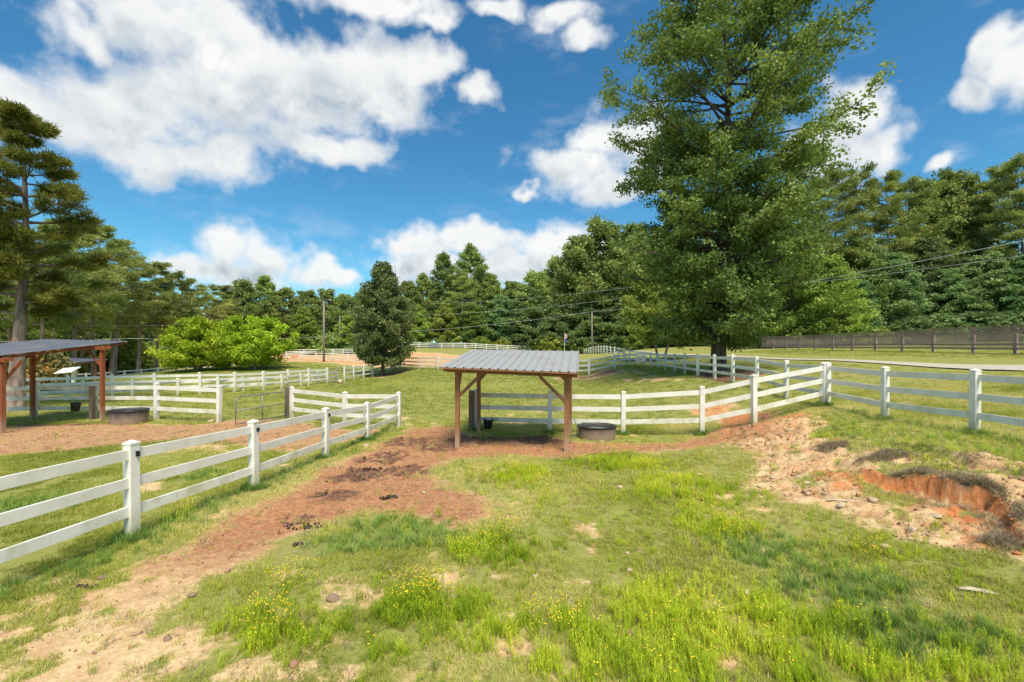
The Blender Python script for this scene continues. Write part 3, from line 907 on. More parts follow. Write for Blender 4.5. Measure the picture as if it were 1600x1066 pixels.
# ------------------------------------------------------------------ white rail fences
def post_mesh(h, w=0.135):
    me = MB().box((0, 0, (h - 0.35) / 2), (w, w, h + 0.35)).build('tmp', M['vinyl_post'])
    d = me.data
    bpy.data.objects.remove(me)
    return d


def cap_mesh(w=0.15):
    r = w / 2
    v = [(-r, -r, 0), (r, -r, 0), (r, r, 0), (-r, r, 0), (-r, -r, 0.025), (r, -r, 0.025), (r, r, 0.025), (-r, r, 0.025), (0, 0, 0.065)]
    f = [(0, 3, 2, 1), (0, 1, 5, 4), (1, 2, 6, 5), (2, 3, 7, 6), (3, 0, 4, 7), (4, 5, 8), (5, 6, 8), (6, 7, 8), (7, 4, 8)]
    o = mesh_obj('tmp', v, f, M['vinyl'])
    d = o.data
    bpy.data.objects.remove(o)
    return d


_pm, _cm = {}, cap_mesh()
_rail_cache = {}


def white_fence(name, pts, label, insul=0.0, rails=(0.90, 0.60, 0.30), skip=(), rail_h=0.145, capped=True, last_only_rail=False, muddy=()):
    root = empty(name, (pts[0][0], pts[0][1], h1(pts[0][0], pts[0][1])))
    tag(root, label, 'fence', 'white three-rail paddock fences')
    inv = -Vector(root.location)
    feet = []
    for i, (x, y, z, h) in enumerate(pts):
        z = h1(x, y)
        feet.append((x, y, z, h))
        key = round(h, 2)
        if key not in _pm:
            _pm[key] = post_mesh(key)
        if not (last_only_rail and i in (0,)):
            p = link('post', _pm[key], root)
            a, b = pts[max(i - 1, 0)], pts[min(i + 1, len(pts) - 1)]
            p.location = Vector((x, y, z)) + inv
            p.rotation_euler = (R(random.uniform(-1, 1)), R(random.uniform(-1, 1)), math.atan2(b[1] - a[1], b[0] - a[0]))
            if capped:
                c = link('cap', _cm, p)
                c.location = (0, 0, h + 0.001)
            if insul and random.random() < insul:
                bo = MB().box((0, 0, 0), (0.03, 0.05, 0.075)).build('insulator', M['bolt'], p)
                bo.location = (0.02, -0.085, h - 0.14)
    for i in range(len(feet) - 1):
        if i in skip:
            continue
        x0, y0, z0, ha = feet[i]
        x1, y1, z1, hb = feet[i + 1]
        for j, r in enumerate(rails):
            p = Vector((x0, y0, z0 + ha * r)) + inv
            q = Vector((x1, y1, z1 + hb * r)) + inv
            mat = M['vinyl_dirty'] if j == len(rails) - 1 else M['vinyl']
            if i in muddy:
                mat = M['vinyl_grey']
            MB().bar(p, q, 0.042, rail_h).build('rail', mat, root)
    return root


white_fence('rail_fence', F1, 'long white rail fence beside the dirt path, nearest the camera on the left', 0.5)
white_fence('rail_fence', F2, 'short white fence of two bays from the path fence corner to the open tube gate', 1.0, last_only_rail=True)
white_fence('rail_fence', F3, 'white fence behind the timber shed and rubber tub at the left edge', 0.5, muddy=(1, 2))
white_fence('rail_fence', F4, 'long white fence climbing below the bright green shrub towards the grey field gate')
white_fence('rail_fence', F4B, 'lower white fence running close alongside the one below the bright green shrub', 0.0, rails=(0.9, 0.5))
white_fence('rail_fence', F4R, 'white fence from the grey field gate up to the corner under the dark round tree')
white_fence('rail_fence', F5, 'white fence across the back of the pasture, passing behind the middle shed', 0.0, last_only_rail=True)
white_fence('rail_fence', F6, 'white fence receding along the bank past the big tree and over the far hump')
white_fence('rail_fence', F7, 'white fence running from the double corner post to the right edge of the picture')
white_fence('rail_fence', F8, 'white fence behind the middle shed and black trough, climbing to the double corner post', 0.0, muddy=(0,))
white_fence('rail_fence', F9, 'distant white fence on the rise along the wood edge above the middle shed', 0.0, capped=False)
white_fence('rail_fence', F10, 'far white fence along the front of the orange riding arena beside the utility pole', 0.0, capped=False)
white_fence('rail_fence', F11, 'far white fence along the rear of the orange riding arena by the wood', 0.0, capped=False)
white_fence('rail_fence', F12, 'farthest white fence at left, along the foot of the pine wood', 0.0, rails=(0.88, 0.5), capped=False)
white_fence('rail_fence', F13, 'distant white fence crossing the left lawn in front of the one by the pines', 0.0, rails=(0.88, 0.5), capped=False)


# ------------------------------------------------------------------ dark lattice fence
def lattice_fence():
    root = empty('lattice_fence', (FL[0][0], FL[0][1], h1(FL[0][0], FL[0][1])))
    tag(root, 'weathered dark brown fence filled with diagonal lattice on the upper lawn', 'fence')
    inv = -Vector(root.location)
    ft = [(p[0], p[1], h1(p[0], p[1])) for p in FL]
    for i, (x, y, z) in enumerate(ft):
        MB().box((0, 0, 0.62), (0.14, 0.14, 1.55 + 0.3)).build('post', M['lattice'], root).location = Vector((x, y, z)) + inv
    for i in range(len(ft) - 1):
        a, b = Vector(ft[i]) + inv, Vector(ft[i + 1]) + inv
        side = (b - a).cross(Vector((0, 0, 1))).normalized()
        if side.x > 0:
            side = -side
        for hh, rh in ((0.26, 0.10), (0.50, 0.11), (1.17, 0.13)):
            off = side * 0.09
            MB().bar(a + Vector((0, 0, hh)) + off, b + Vector((0, 0, hh)) + off, 0.035, rh).build('rail', M['lattice'], root)
        MB().bar(a + Vector((0, 0, 1.52)), b + Vector((0, 0, 1.52)), 0.19, 0.04).build('cap_board', M['lattice'], root)
        m = MB()
        L = (b - a).length
        u = (b - a) / L
        h0, h_1 = 0.22, 1.48
        step = 0.19
        for sgn, off in ((1, 0.02), (-1, -0.012)):
            s = -(h_1 - h0)
            while s < L:
                s0, s1 = s, s + (h_1 - h0)
                z0, z1 = (h0, h_1) if sgn > 0 else (h_1, h0)
                if s0 < 0:
                    z0 += (z1 - z0) * (-s0) / (s1 - s0)
                    s0 = 0
                if s1 > L:
                    z1 = z0 + (z1 - z0) * (L - s0) / (s1 - s0)
                    s1 = L
                if s1 - s0 > 0.02:
                    m.bar(a + u * s0 + Vector((0, 0, z0)) + side * off, a + u * s1 + Vector((0, 0, z1)) + side * off, 0.012, 0.030, up=side.cross(u))
                s += step
        tag(m.build('lattice', M['lattice_strip'], root), kind='stuff')


lattice_fence()


# ------------------------------------------------------------------ timber sheds with sheet-metal roofs
def shed(name, label, fl, fr, rl, rr, hf, hb, roof, roofmat, wood, seed=0):
    """fl.. = post feet; roof = 4 corners (front-left, front-right, rear-right, rear-left) with z"""
    root = empty(name, (fl[0], fl[1], h1(*fl)))
    tag(root, label, 'shed', 'timber run-in sheds')
    o = Vector(root.location)
    RC = [Vector(c) for c in roof]

    def roof_z(x, y):
        a, b_, d = RC[0], RC[1], RC[3]
        n = (b_ - a).cross(d - a)
        return a.z - (n.x * (x - a.x) + n.y * (y - a.y)) / n.z
    rz = math.atan2(fr[1] - fl[1], fr[0] - fl[0])
    tops = {}
    for k, (x, y) in dict(fl=fl, fr=fr, rl=rl, rr=rr).items():
        zt = roof_z(x, y) - 0.12
        zb = h1(x, y) - 0.3
        p = MB().box((0, 0, (zb + zt) / 2 - o.z), (0.12, 0.12, zt - zb), rz).build('post', wood, root)
        p.location = (x - o.x, y - o.y, 0)
        tops[k] = Vector((x, y, zt))
    ux = Vector((math.cos(rz), math.sin(rz), 0))
    uy = Vector((-math.sin(rz), math.cos(rz), 0))
    ex = 0.28

    def pt(v, dz=0.0):
        return Vector((v.x, v.y, roof_z(v.x, v.y) + dz)) - o
    # header beams along front and rear, on both faces of the posts
    for a, b_ in (('fl', 'fr'), ('rl', 'rr')):
        for s in (-1, 1):
            A_, B_ = tops[a] - ux * ex + uy * s * 0.095, tops[b_] + ux * ex + uy * s * 0.095
            MB().bar(pt(A_, -0.125), pt(B_, -0.125), 0.045, 0.12).build('header_beam', wood, root)
    # rafters down the slope, purlins across
    for k in range(5):
        t = k / 4
        A_ = RC[0].lerp(RC[1], t * 0.94 + 0.03)
        B_ = RC[3].lerp(RC[2], t * 0.94 + 0.03)
        MB().bar(A_.lerp(B_, 0.02) - o + Vector((0, 0, -0.085)), A_.lerp(B_, 0.98) - o + Vector((0, 0, -0.085)), 0.04, 0.075).build('rafter', wood, root)
    for k in range(5):
        t = 0.012 + k * 0.244
        A_ = RC[0].lerp(RC[3], t)
        B_ = RC[1].lerp(RC[2], t)
        MB().bar(A_ - o + Vector((0, 0, -0.028)), B_ - o + Vector((0, 0, -0.028)), 0.09, 0.036).build('purlin', wood, root)
    # knee braces
    def brace(k, d, l=0.72):
        p0 = tops[k] - o + Vector((0, 0, -0.78)) + uy * 0.0
        p1 = tops[k] - o + d * l + Vector((0, 0, -0.06))
        MB().bar(p0, p1, 0.04, 0.09).build('brace', wood, root)
    brace('fl', ux)
    brace('fr', -ux)
    brace('rl', ux)
    brace('rr', -ux)
    brace('fl', uy, 0.5)
    brace('fr', uy, 0.5)
    # roof: sheets of ribbed metal, each a part
    nsheet, ribs = 4, 4
    for s in range(nsheet):
        v, f = [], []
        ts = []
        for r in range(ribs):
            c0 = (s + r / ribs) / nsheet
            wd = 1.0 / (nsheet * ribs)
            ts += [(c0, 0.0), (c0 + wd * 0.72, 0.0), (c0 + wd * 0.80, 0.028), (c0 + wd * 0.90, 0.028), (c0 + wd * 0.98, 0.0)]
        ts.append(((s + 1) / nsheet - 0.0005, 0.0))
        nn = RC[1] - RC[0]
        nrm = nn.cross(RC[3] - RC[0]).normalized()
        sag = 0.004 * (s % 2)
        for t, hgt in ts:
            for q in (0, 0.5, 1.0):
                p = RC[0].lerp(RC[1], t).lerp(RC[3].lerp(RC[2], t), q)
                v.append(p + nrm * (hgt + sag) - o)
        for k in range(len(ts) - 1):
            for q in range(2):
                a = k * 3 + q
                f.append((a, a + 3, a + 4, a + 1))
        sh = mesh_obj('roof_sheet', v, f, roofmat, root)
        md = sh.modifiers.new('gauge', 'SOLIDIFY')
        md.thickness = 0.004
        md.offset = 1
    return root, tops, ux, uy


shed('run_in_shed', 'open timber shed with pale grey ribbed metal roof in the middle of the paddock',
     (-1.49, 12.45), (1.455, 12.17), (-1.09, 14.9), (1.86, 14.62), 2.2, 2.7,
     [(-1.92, 12.02, 2.262), (1.72, 11.72, 2.128), (2.27, 15.35, 2.655), (-1.40, 15.62, 2.715)], M['roof'], M['timber'])
shed('run_in_shed', 'red-brown timber shed with dark slate metal roof cut by the left edge',
     (-20.0, 15.5), (-16.57, 14.8), (-18.8, 17.85), (-15.57, 17.3), 2.4, 2.8,
     [(-20.9, 14.9, 2.52), (-16.95, 14.15, 2.42), (-15.36, 18.2, 3.03), (-19.35, 18.8, 3.13)], M['roof_dark'], M['timber_red'])
shed('run_in_shed', 'small distant shed with an orange post beside the rust-leaved shrub',
     (-37.2, 35.3), (-34.6, 34.9), (-36.8, 37.6), (-34.1, 37.2), 1.9, 2.2,
     [(-37.8, 34.8, h1(-36, 36) + 1.75), (-34.2, 34.2, h1(-36, 36) + 1.65), (-33.6, 37.8, h1(-36, 36) + 1.95), (-37.2, 38.4, h1(-36, 36) + 2.05)], M['roof_dark'], M['timber'])


# ------------------------------------------------------------------ troughs, buckets, gates
def lathe(rings, n=32, sx=1.0, sy=1.0):
    v, f = [], []
    for r, z in rings:
        for k in range(n):
            a = 2 * math.pi * k / n
            v.append((r * math.cos(a) * sx, r * math.sin(a) * sy, z))
    for i in range(len(rings) - 1):
        for k in range(n):
            f.append((i * n + k, i * n + (k + 1) % n, (i + 1) * n + (k + 1) % n, (i + 1) * n + k))
    f.append(tuple(reversed(range(n))))
    return v, f


def trough(loc, L, W, H, label, rz=0.0):
    root = empty('water_trough', (loc[0], loc[1], h1(*loc) - 0.02), rz)
    tag(root, label, 'trough', 'rubber water troughs')
    a, b = L / 2, W / 2
    rings = [(0.90, 0), (0.915, 0.03), (0.965, H * 0.9), (0.965, H), (0.925, H), (0.925, H * 0.9), (0.87, 0.05), (0.3, 0.045)]
    v, f = lathe(rings, 40, a, b)
    mesh_obj('tub', v, f, M['tub'], root, True)
    rim = [(0.96, H - 0.03), (1.0, H - 0.025), (1.005, H + 0.005), (0.99, H + 0.02), (0.93, H + 0.02), (0.925, H - 0.005)]
    v, f = lathe(rim, 40, a, b)
    mesh_obj('rim', v, f[:-1], M['black_plastic'], root, True)
    n = 40
    v = [(0.925 * a * math.cos(2 * math.pi * k / n), 0.925 * b * math.sin(2 * math.pi * k / n), H * 0.88) for k in range(n)]
    mesh_obj('water', v, [tuple(range(n))], M['water'], root)
    return root


trough((2.60, 13.95), 1.20, 1.05, 0.42, 'black oval rubber water trough beside the right post of the middle shed', R(3))
trough((-14.1, 16.75), 1.26, 1.2, 0.50, 'black oval rubber water tub beside the rear post of the left shed', R(-8))


def bucket(loc, rot, top, label, tilt=0.0):
    root = empty('feed_bucket', loc, rot)
    root.rotation_euler = (tilt, tilt * 0.6, rot)
    tag(root, label, 'bucket', 'black hanging feed buckets')
    rings = [(0.118, 0), (0.125, 0.01), (0.152, 0.27), (0.166, 0.275), (0.168, 0.30), (0.15, 0.302), (0.146, 0.27), (0.115, 0.015), (0.02, 0.014)]
    v, f = lathe(rings, 24)
    mesh_obj('pail', v, f, M['black_plastic'], root, True)
    pts = [(0.16 * math.cos(a), 0, 0.285 + 0.21 * math.sin(a)) for a in np.linspace(0, math.pi, 13)]
    MB().tube(pts, 0.005, 5).build('handle', M['galv'], root)
    if top:
        MB().tube([(0, 0, 0.493), (0, 0.02, top)], 0.006, 5).build('hanging_strap', M['galv'], root)
    return root


bucket((-0.785, 14.98, 0.12), R(10), 1.12, 'black bucket hanging on the fence under the middle shed')
bucket((-16.80, 17.50, 0.36), R(35), 0.82, 'tilted black bucket hanging on the fence by the left shed', R(10))


def tube_gate(p, q, H, label, mesh=True, bars=(0.5,), mids=(0.5,), low=0.12):
    p, q = Vector((p[0], p[1], 0)), Vector((q[0], q[1], 0))
    root = empty('tube_gate', (p.x, p.y, h1(p.x, p.y)), math.atan2(q.y - p.y, q.x - p.x))
    tag(root, label, 'gate', 'grey tubular field gates')
    L = (q - p).length
    r = 0.022
    fr = [(0, 0, low), (0, 0, H)] + [(0.02 + (L - 0.2) * t, 0, H) for t in (0.0, 0.5, 1.0)]
    fr += [(L - 0.18 + 0.18 * math.sin(a), 0, H - 0.18 + 0.18 * math.cos(a)) for a in np.linspace(0.2, math.pi / 2, 6)]
    fr += [(L, 0, low), (0.0, 0, low)]
    MB().tube(fr, r, 8).build('frame', M['galv'], root, True)
    for t in mids:
        MB().tube([(0, 0, low + (H - low) * t), (L, 0, low + (H - low) * t)], r * 0.85, 8).build('bar', M['galv'], root, True)
    for t in bars:
        MB().tube([(L * t, 0, low), (L * t, 0, H)], r * 0.8, 8).build('upright', M['galv'], root, True)
    if mesh:
        m = MB()
        for k in range(1, int(L / 0.1)):
            m.tube([(k * 0.1, 0.0, low), (k * 0.1, 0.0, low + (H - low) * 0.5)], 0.0022, 3, False)
        for k in range(1, 6):
            z = low + (H - low) * 0.5 * k / 6
            m.tube([(0, 0, z), (L, 0, z)], 0.0022, 3, False)
        tag(m.build('wire_mesh', M['galv'], root), kind='stuff')
    return root


tube_gate((-8.95, 18.0), (-9.62, 15.85), 1.06, 'open grey tube gate with wire mesh swung over the dirt at left')
tube_gate((-1.42, 15.35), (-1.64, 17.7), 1.28, 'grey tube gate standing edge-on behind the wooden post at the middle shed', False, (0.33, 0.66), (0.25, 0.5, 0.75))
tube_gate((F4[-1][0], F4[-1][1]), (F4R[0][0], F4R[0][1]), 1.2, 'small distant grey gate closing the lane between two white fences', False, (0.5,), (0.2, 0.4, 0.6, 0.8))


def wood_post(x, y, h, label, w=0.17):
    z = h1(x, y)
    o = MB().box((0, 0, h / 2 - 0.15), (w, w, h + 0.3), R(random.uniform(-8, 8)))
    rr = w / 2 * 0.8
    o.v += [(-rr, -rr, h + 0.02), (rr, -rr, h + 0.025), (rr, rr, h + 0.02), (-rr, rr, h + 0.015)]
    o.f = [q for q in o.f if q != (4, 5, 6, 7)] + [(8, 9, 10, 11), (4, 5, 9, 8), (5, 6, 10, 9), (6, 7, 11, 10), (7, 4, 8, 11)]
    o = o.build('gate_post', M['timber_grey'])
    o.location = (x, y, z)
    return tag(o, label, 'post', 'brown wooden gate posts')


wood_post(-8.95, 18.18, 1.22, 'brown wooden post hinging the open tube gate beside the short white fence')
wood_post(-1.345, 15.16, 1.32, 'brown wooden post against the white fence end behind the middle shed')
wood_post(-16.33, 17.70, 1.28, 'brown wooden post against the fence beside the tilted bucket', 0.14)

# hose into the middle trough
hp = [(1.95, 14.35, 0.55), (2.0, 14.2, 0.42), (2.02, 14.1, 0.2), (1.95, 13.98, 0.05), (1.8, 13.95, 0.03), (1.7, 14.1, 0.03), (1.8, 14.3, 0.03), (2.05, 14.32, 0.04), (2.15, 14.2, 0.25), (2.22, 14.15, 0.46), (2.35, 14.1, 0.4)]
hose = MB().tube(hp, 0.014, 6).build('garden_hose', M['hose'], None, True)
tag(hose, 'green garden hose looped over the rim of the middle trough', 'hose')


# ------------------------------------------------------------------ poles, wires, flag, barrels, board
def pole(px, ytop, ybase, D, label, lamp=False, r=0.13):
    x, y, z = gp(px, ybase, D)
    z = h1(x, y)
    H = CAMZ + (HZ - ytop) * D / FPX - z
    root = empty('utility_pole', (x, y, z))
    tag(root, label, 'utility pole', 'wooden utility poles')
    MB().tube([(0, 0, -0.5), (0, 0, H * 0.5), (0, 0, H)], [r, r * 0.85, r * 0.7], 10).build('shaft', M['pole'], root, True)
    for s in (0.12, 0.5):
        MB().tube([(-0.1, -0.1, H - s), (-0.22, -0.16, H - s), (-0.22, -0.16, H - s + 0.1)], 0.03, 6).build('insulator', M['galv'], root)
    if lamp:
        MB().tube([(0, 0, H - 0.3), (0.5, -0.2, H + 0.1), (0.9, -0.4, H + 0.15)], 0.04, 6).build('lamp_arm', M['galv'], root)
        MB().tube([(0.8, -0.36, H + 0.14), (1.0, -0.45, H + 0.13), (1.3, -0.58, H + 0.05)], [0.06, 0.16, 0.08], 8).build('lamp_head', M['galv'], root)
    return Vector((x, y, z + H))


pt_a = pole(506, 471, 566, 62, 'tall utility pole with a lamp standing on the grass mound by the arena', True, 0.17)
pt_b = pole(531, 493, 552, 100, 'thin far utility pole between the arena fence and the dark round tree', False, 0.14)
pt_c = pole(925, 487, 553, 92, 'utility pole in front of the wood, above the far end of the bank fence', False, 0.2)


def cable(p, q, sag, r, label):
    p, q = Vector(p), Vector(q)
    pts = []
    for k in range(25):
        t = k / 24
        a = p.lerp(q, t)
        a.z -= sag * 4 * t * (1 - t)
        pts.append(a)
    o = MB().tube(pts, r, 5).build('power_line', M['wire'], None, True)
    tag(o, label, 'power line', 'overhead power lines')


def wp(px, py, D):
    return Vector(((px - 800) * D / FPX, D, CAMZ + (HZ - py) * D / FPX))


cable(pt_c, wp(1750, 346, 29), 0.9, 0.022, 'bright thick cable rising to the right from the pole above the bank fence')
cable(pt_c, wp(548, 522, 96), 0.8, 0.02, 'lowest cable running leftwards from the pole across the middle wood')
cable(wp(1040, 460, 78), wp(1750, 378, 30), 0.6, 0.016, 'lower thin cable under the bright one in front of the right-hand wood')
cable(wp(990, 464, 88), wp(640, 493, 96), 0.6, 0.013, 'middle thin cable crossing the wood above the middle shed')
cable(wp(1000, 447, 86), wp(660, 475, 96), 0.6, 0.012, 'uppermost thin cable crossing the wood above the middle shed')
cable(wp(548, 522, 96), wp(200, 529, 40), 0.5, 0.02, 'cable passing low across the bright green shrub')
cable(wp(200, 529, 40), wp(-120, 531, 30), 0.2, 0.014, 'low cable continuing behind the left shed roof')
cable(wp(300, 506, 60), wp(-120, 492, 34), 0.5, 0.014, 'higher cable crossing in front of the left pine trunks')


def flag_mat():
    b = NB('flag_cloth')
    p = b.coord('Object')
    s = b.node('ShaderNodeSeparateXYZ')
    b.l.new(p, s.inputs[0])
    w = b.math('FRACT', b.math('MULTIPLY', s.outputs[0], 5.5))
    col = b.mix(b.math('GREATER_THAN', w, 0.5), (0.62, 0.60, 0.60), (0.45, 0.05, 0.07))
    col = b.mix(b.math('LESS_THAN', s.outputs[2], -1.05), col, (0.05, 0.07, 0.25))
    return b.out(col, 0.8)


fx, fy, fz = gp(882, 551, 96)
fz = h1(fx, fy)
froot = empty('flagpole', (fx, fy, fz))
tag(froot, 'white flagpole with a limp flag above the right end of the shed roof', 'flagpole')
MB().tube([(0, 0, -0.3), (0, 0, 4.6)], [0.05, 0.035], 8).build('shaft', M['vinyl'], froot)
fv, ff = [], []
for k in range(9):
    for j in range(9):
        t = k / 8
        fv.append((0.05 + 0.55 * t * (1 - 0.25 * j / 8) + 0.05 * math.sin(j), 0.10 * math.sin(6 * t + j * 0.5), -1.9 * j / 8 - 0.35 * t))
for k in range(8):
    for j in range(8):
        a = k * 9 + j
        ff.append((a, a + 1, a + 10, a + 9))
fo = mesh_obj('flag', fv, ff, flag_mat(), froot, True)
fo.location = (0, 0, 4.3)
fo.modifiers.new('gauge', 'SOLIDIFY').thickness = 0.01

for px, py, hgt, lab in ((439, 559, 1.0, 'taller orange barrel in the far arena, just right of the bright green shrub'), (460, 560, 0.62, 'low orange barrel lying in the far arena near the first one')):
    x, y, z = gp(px, py, 76)
    z = h1(x, y)
    v, f = lathe([(0.30, 0), (0.32, 0.03), (0.30, 0.3), (0.325, 0.33), (0.30, 0.36), (0.30, 0.63), (0.325, 0.66), (0.30, 0.69), (0.32, 0.95), (0.30, 0.98), (0.28, 0.96), (0.02, 0.95)], 20)
    o = mesh_obj('barrel', v, f, M['barrel'], None, True)
    o.location = (x, y, z)
    if hgt < 0.9:
        o.location = (x - 0.5, y, z + 0.31)
        o.rotation_euler = (0, R(90), 0.3)
    else:
        o.scale = (1.35, 1.35, 1.15)
    tag(o, lab, 'barrel', 'orange barrels')

# small white slanting board on a post, far left
x, y, z = gp(115, 600, 30)
z = h1(x, y)
br = empty('white_board_stand', (x, y, z))
tag(br, 'small white slanted board on a post, seen past the left shed', 'stand')
MB().box((0, 0, 0.55), (0.16, 0.16, 1.6)).build('post', M['vinyl'], br)
bo = MB().box((0, 0, 0), (1.35, 0.7, 0.06)).build('board', M['vinyl'], br)
bo.location = (-0.42, 0, 1.36)
bo.rotation_euler = (R(28), R(-5), R(-8))
# small pale sign panel on the far fence
x, y, z = gp(678, 541, 94.6)
o = MB().box((0, 0, 0), (1.9, 0.05, 0.9)).build('panel_gate', M['galv'])
o.location = (x, y, h1(x, y) + 0.72)
tag(o, 'small grey panel gate in the distant fence left of the shed roof', 'gate')


# ------------------------------------------------------------------ stones, droppings, scraps
def stone_mesh(seed, flat=0.6):
    import bmesh
    bm = bmesh.new()
    bmesh.ops.create_icosphere(bm, subdivisions=2, radius=1.0)
    r = random.Random(seed)
    pl = [(Vector((r.uniform(-1, 1), r.uniform(-1, 1), r.uniform(-1, 1))).normalized(), r.uniform(0.55, 0.9)) for _ in range(9)]
    for v in bm.verts:
        for n, d in pl:
            k = v.co.dot(n) - d
            if k > 0:
                v.co -= n * k * 0.9
        v.co.z *= flat
    me = bpy.data.meshes.new('stone')
    bm.to_mesh(me)
    bm.free()
    return me


def put_on(o, px, py, s, lift=0.3):
    x, y = ray_ground(px, py)
    o.location = (x, y, h1(x, y) + s * lift)
    o.scale = (s, s, s)
    o.rotation_euler = (random.uniform(-.2, .2), random.uniform(-.2, .2), random.uniform(0, 6))


smesh = [stone_mesh(i, random.uniform(0.45, 0.8)) for i in range(5)]
for i, m_ in enumerate(smesh):
    m_.materials.append(M['stone'] if i != 3 else M['stone_brown'])
stones = [(837, 903, .045, 'round tan stone in the yellow weeds left of the bare patch'), (710, 933, .05, 'pale pinkish stone in thin grass near the bottom middle'), (520, 938, .075, 'lumpy brown clod among yellow weeds at lower left', 3),
          (300, 932, .05, 'dark brown clod on the sand between fence and weeds', 3), (1310, 955, .05, 'grey-tan stone half hidden in tall grass at lower right'), (1165, 928, .05, 'tan stone beside a pale stick in the lower grass'),
          (984, 892, .045, 'whitish flat stone just below the bare patch'), (981, 867, .04, 'small pale stone on the edge of the bare patch'), (968, 763, .07, 'pale stone in bright grass under the middle trough'), (1094, 744, .08, 'pale stone in the weeds below the leaning fence post'),
          (1207, 748, 0.065, 'pale flat stone left of the bare clay slope'), (1187, 761, .06, 'smaller stone just below the flat one by the clay slope'), (1260, 757, 0.072, 'flat sandy stone on the clay wash'), (1262, 773, 0.058, 'sandy stone below another on the clay wash'),
          (1315, 791, 0.085, 'long pale stone lying across the clay wash'), (1365, 785, .09, 'tan stone at the start of the orange cut'), (1464, 810, .08, 'grey stone at the foot of the orange cut'), (1424, 830, 0.078, 'flat grey stone on the washed clay below the orange cut'),
          (1385, 858, 0.065, 'pale stone at the lower edge of the washed clay'), (662, 771, .06, 'single pale stone on the brown trampled soil'), (572, 698, .10, 'white stone at the foot of the path fence'), (940, 690, .11, 'pale flat stone in front of the middle trough'),
          (532, 599, .35, 'pale rock beside the distant grey gate'), (1150, 905, .03, 'tiny stone in tall grass right of the yellow flowers'), (160, 905, .05, 'reddish clod by the path fence foot', 3), (330, 660, .13, 'white stone at the foot of the fence right of the left tub'), (262, 1000, .04, 'small clod on the sand near the lower left corner', 3)]
for k, st in enumerate(stones):
    o = link('stone', smesh[st[4] if len(st) > 4 else (k % 5 if k % 5 != 3 else 0)])
    put_on(o, st[0], st[1], st[2])
    tag(o, st[3], 'stone', 'loose stones on the ground')


def pile(px, py, rx, ry, n, s, label, seed):
    r = random.Random(seed)
    root = empty('manure_pile', (0, 0, 0))
    x, y, _ = gp(px, py)
    root.location = (x, y, h1(x, y))
    tag(root, label, 'manure pile', 'dark dropping piles on the path')
    m = MB()
    import bmesh
    for k in range(n):
        a, q = r.uniform(0, 6.28), math.sqrt(r.random())
        dx, dy = math.cos(a) * q * rx, math.sin(a) * q * ry
        sz = s * r.uniform(0.5, 1.2)
        bm = bmesh.new()
        bmesh.ops.create_icosphere(bm, subdivisions=1, radius=sz)
        c = Vector((dx, dy, h1(x + dx, y + dy) - root.location.z + sz * 0.35 + (1 - q) * s * 0.8))
        b0 = len(m.v)
        for v in bm.verts:
            m.v.append(tuple(c + v.co * r.uniform(0.7, 1.2)))
        for f in bm.faces:
            m.f.append(tuple(b0 + v.index for v in f.verts))
        bm.free()
    tag(m.build('droppings', M['manure'], root), kind='stuff')


pile(607, 779, 0.17, 0.10, 34, 0.03, 'dark dropping pile on the brown soil above the lush grass', 1)
pile(478, 822, 0.34, 0.14, 60, 0.022, 'scattered dark droppings left of the lush green grass', 2)
pile(466, 852, 0.09, 0.05, 14, 0.025, 'small dark dropping heap at the lower left of the lush grass', 3)
pile(128, 920, 0.16, 0.05, 26, 0.02, 'low row of brown droppings on sand under the nearest fence bay', 4)
pile(575, 735, 0.5, 0.18, 60, 0.03, 'churned dark clods in the middle of the brown path', 5)


def scrap(px, py, L, w, rz, label):
    m = MB()
    m.tube([(-L / 2, 0, 0), (-L * 0.2, L * 0.03, 0.01), (L * 0.25, -L * 0.02, 0.012), (L / 2, L * 0.02, 0)], [w * 0.5, w, w * 0.9, w * 0.3], 5)
    o = m.build('stick', M['scrap'])
    put_on(o, px, py, 1.0, 0.0)
    o.location.z += w
    o.rotation_euler = (0, 0, rz)
    tag(o, label, 'stick', 'pale bleached sticks')


scrap(1216, 958, 0.20, 0.022, R(-50), 'pale bleached stick in the lower middle grass')
scrap(1530, 928, 0.34, 0.025, R(-25), 'pale bleached stick in thin grass near the right edge')
scrap(1320, 785, 0.55, 0.02, R(-20), 'long pale stick lying on the clay wash')
lv = [(-0.05, 0, 0), (-0.02, 0.03, 0.02), (0.02, 0.035, 0.012), (0.06, 0, 0.004), (0.025, -0.03, 0.016), (-0.02, -0.032, 0.008), (0, 0, 0.0)]
lf = [(0, 6, 1), (1, 6, 2), (2, 6, 3), (3, 6, 4), (4, 6, 5), (5, 6, 0)]
dl = mesh_obj('dead_leaf', lv, lf, M['dead_leaf'])
put_on(dl, 1336, 1052, 1.0, 0.0)
dl.location.z += 0.05
tag(dl, 'curled red-brown dead leaf in the grass at the bottom right', 'leaf')


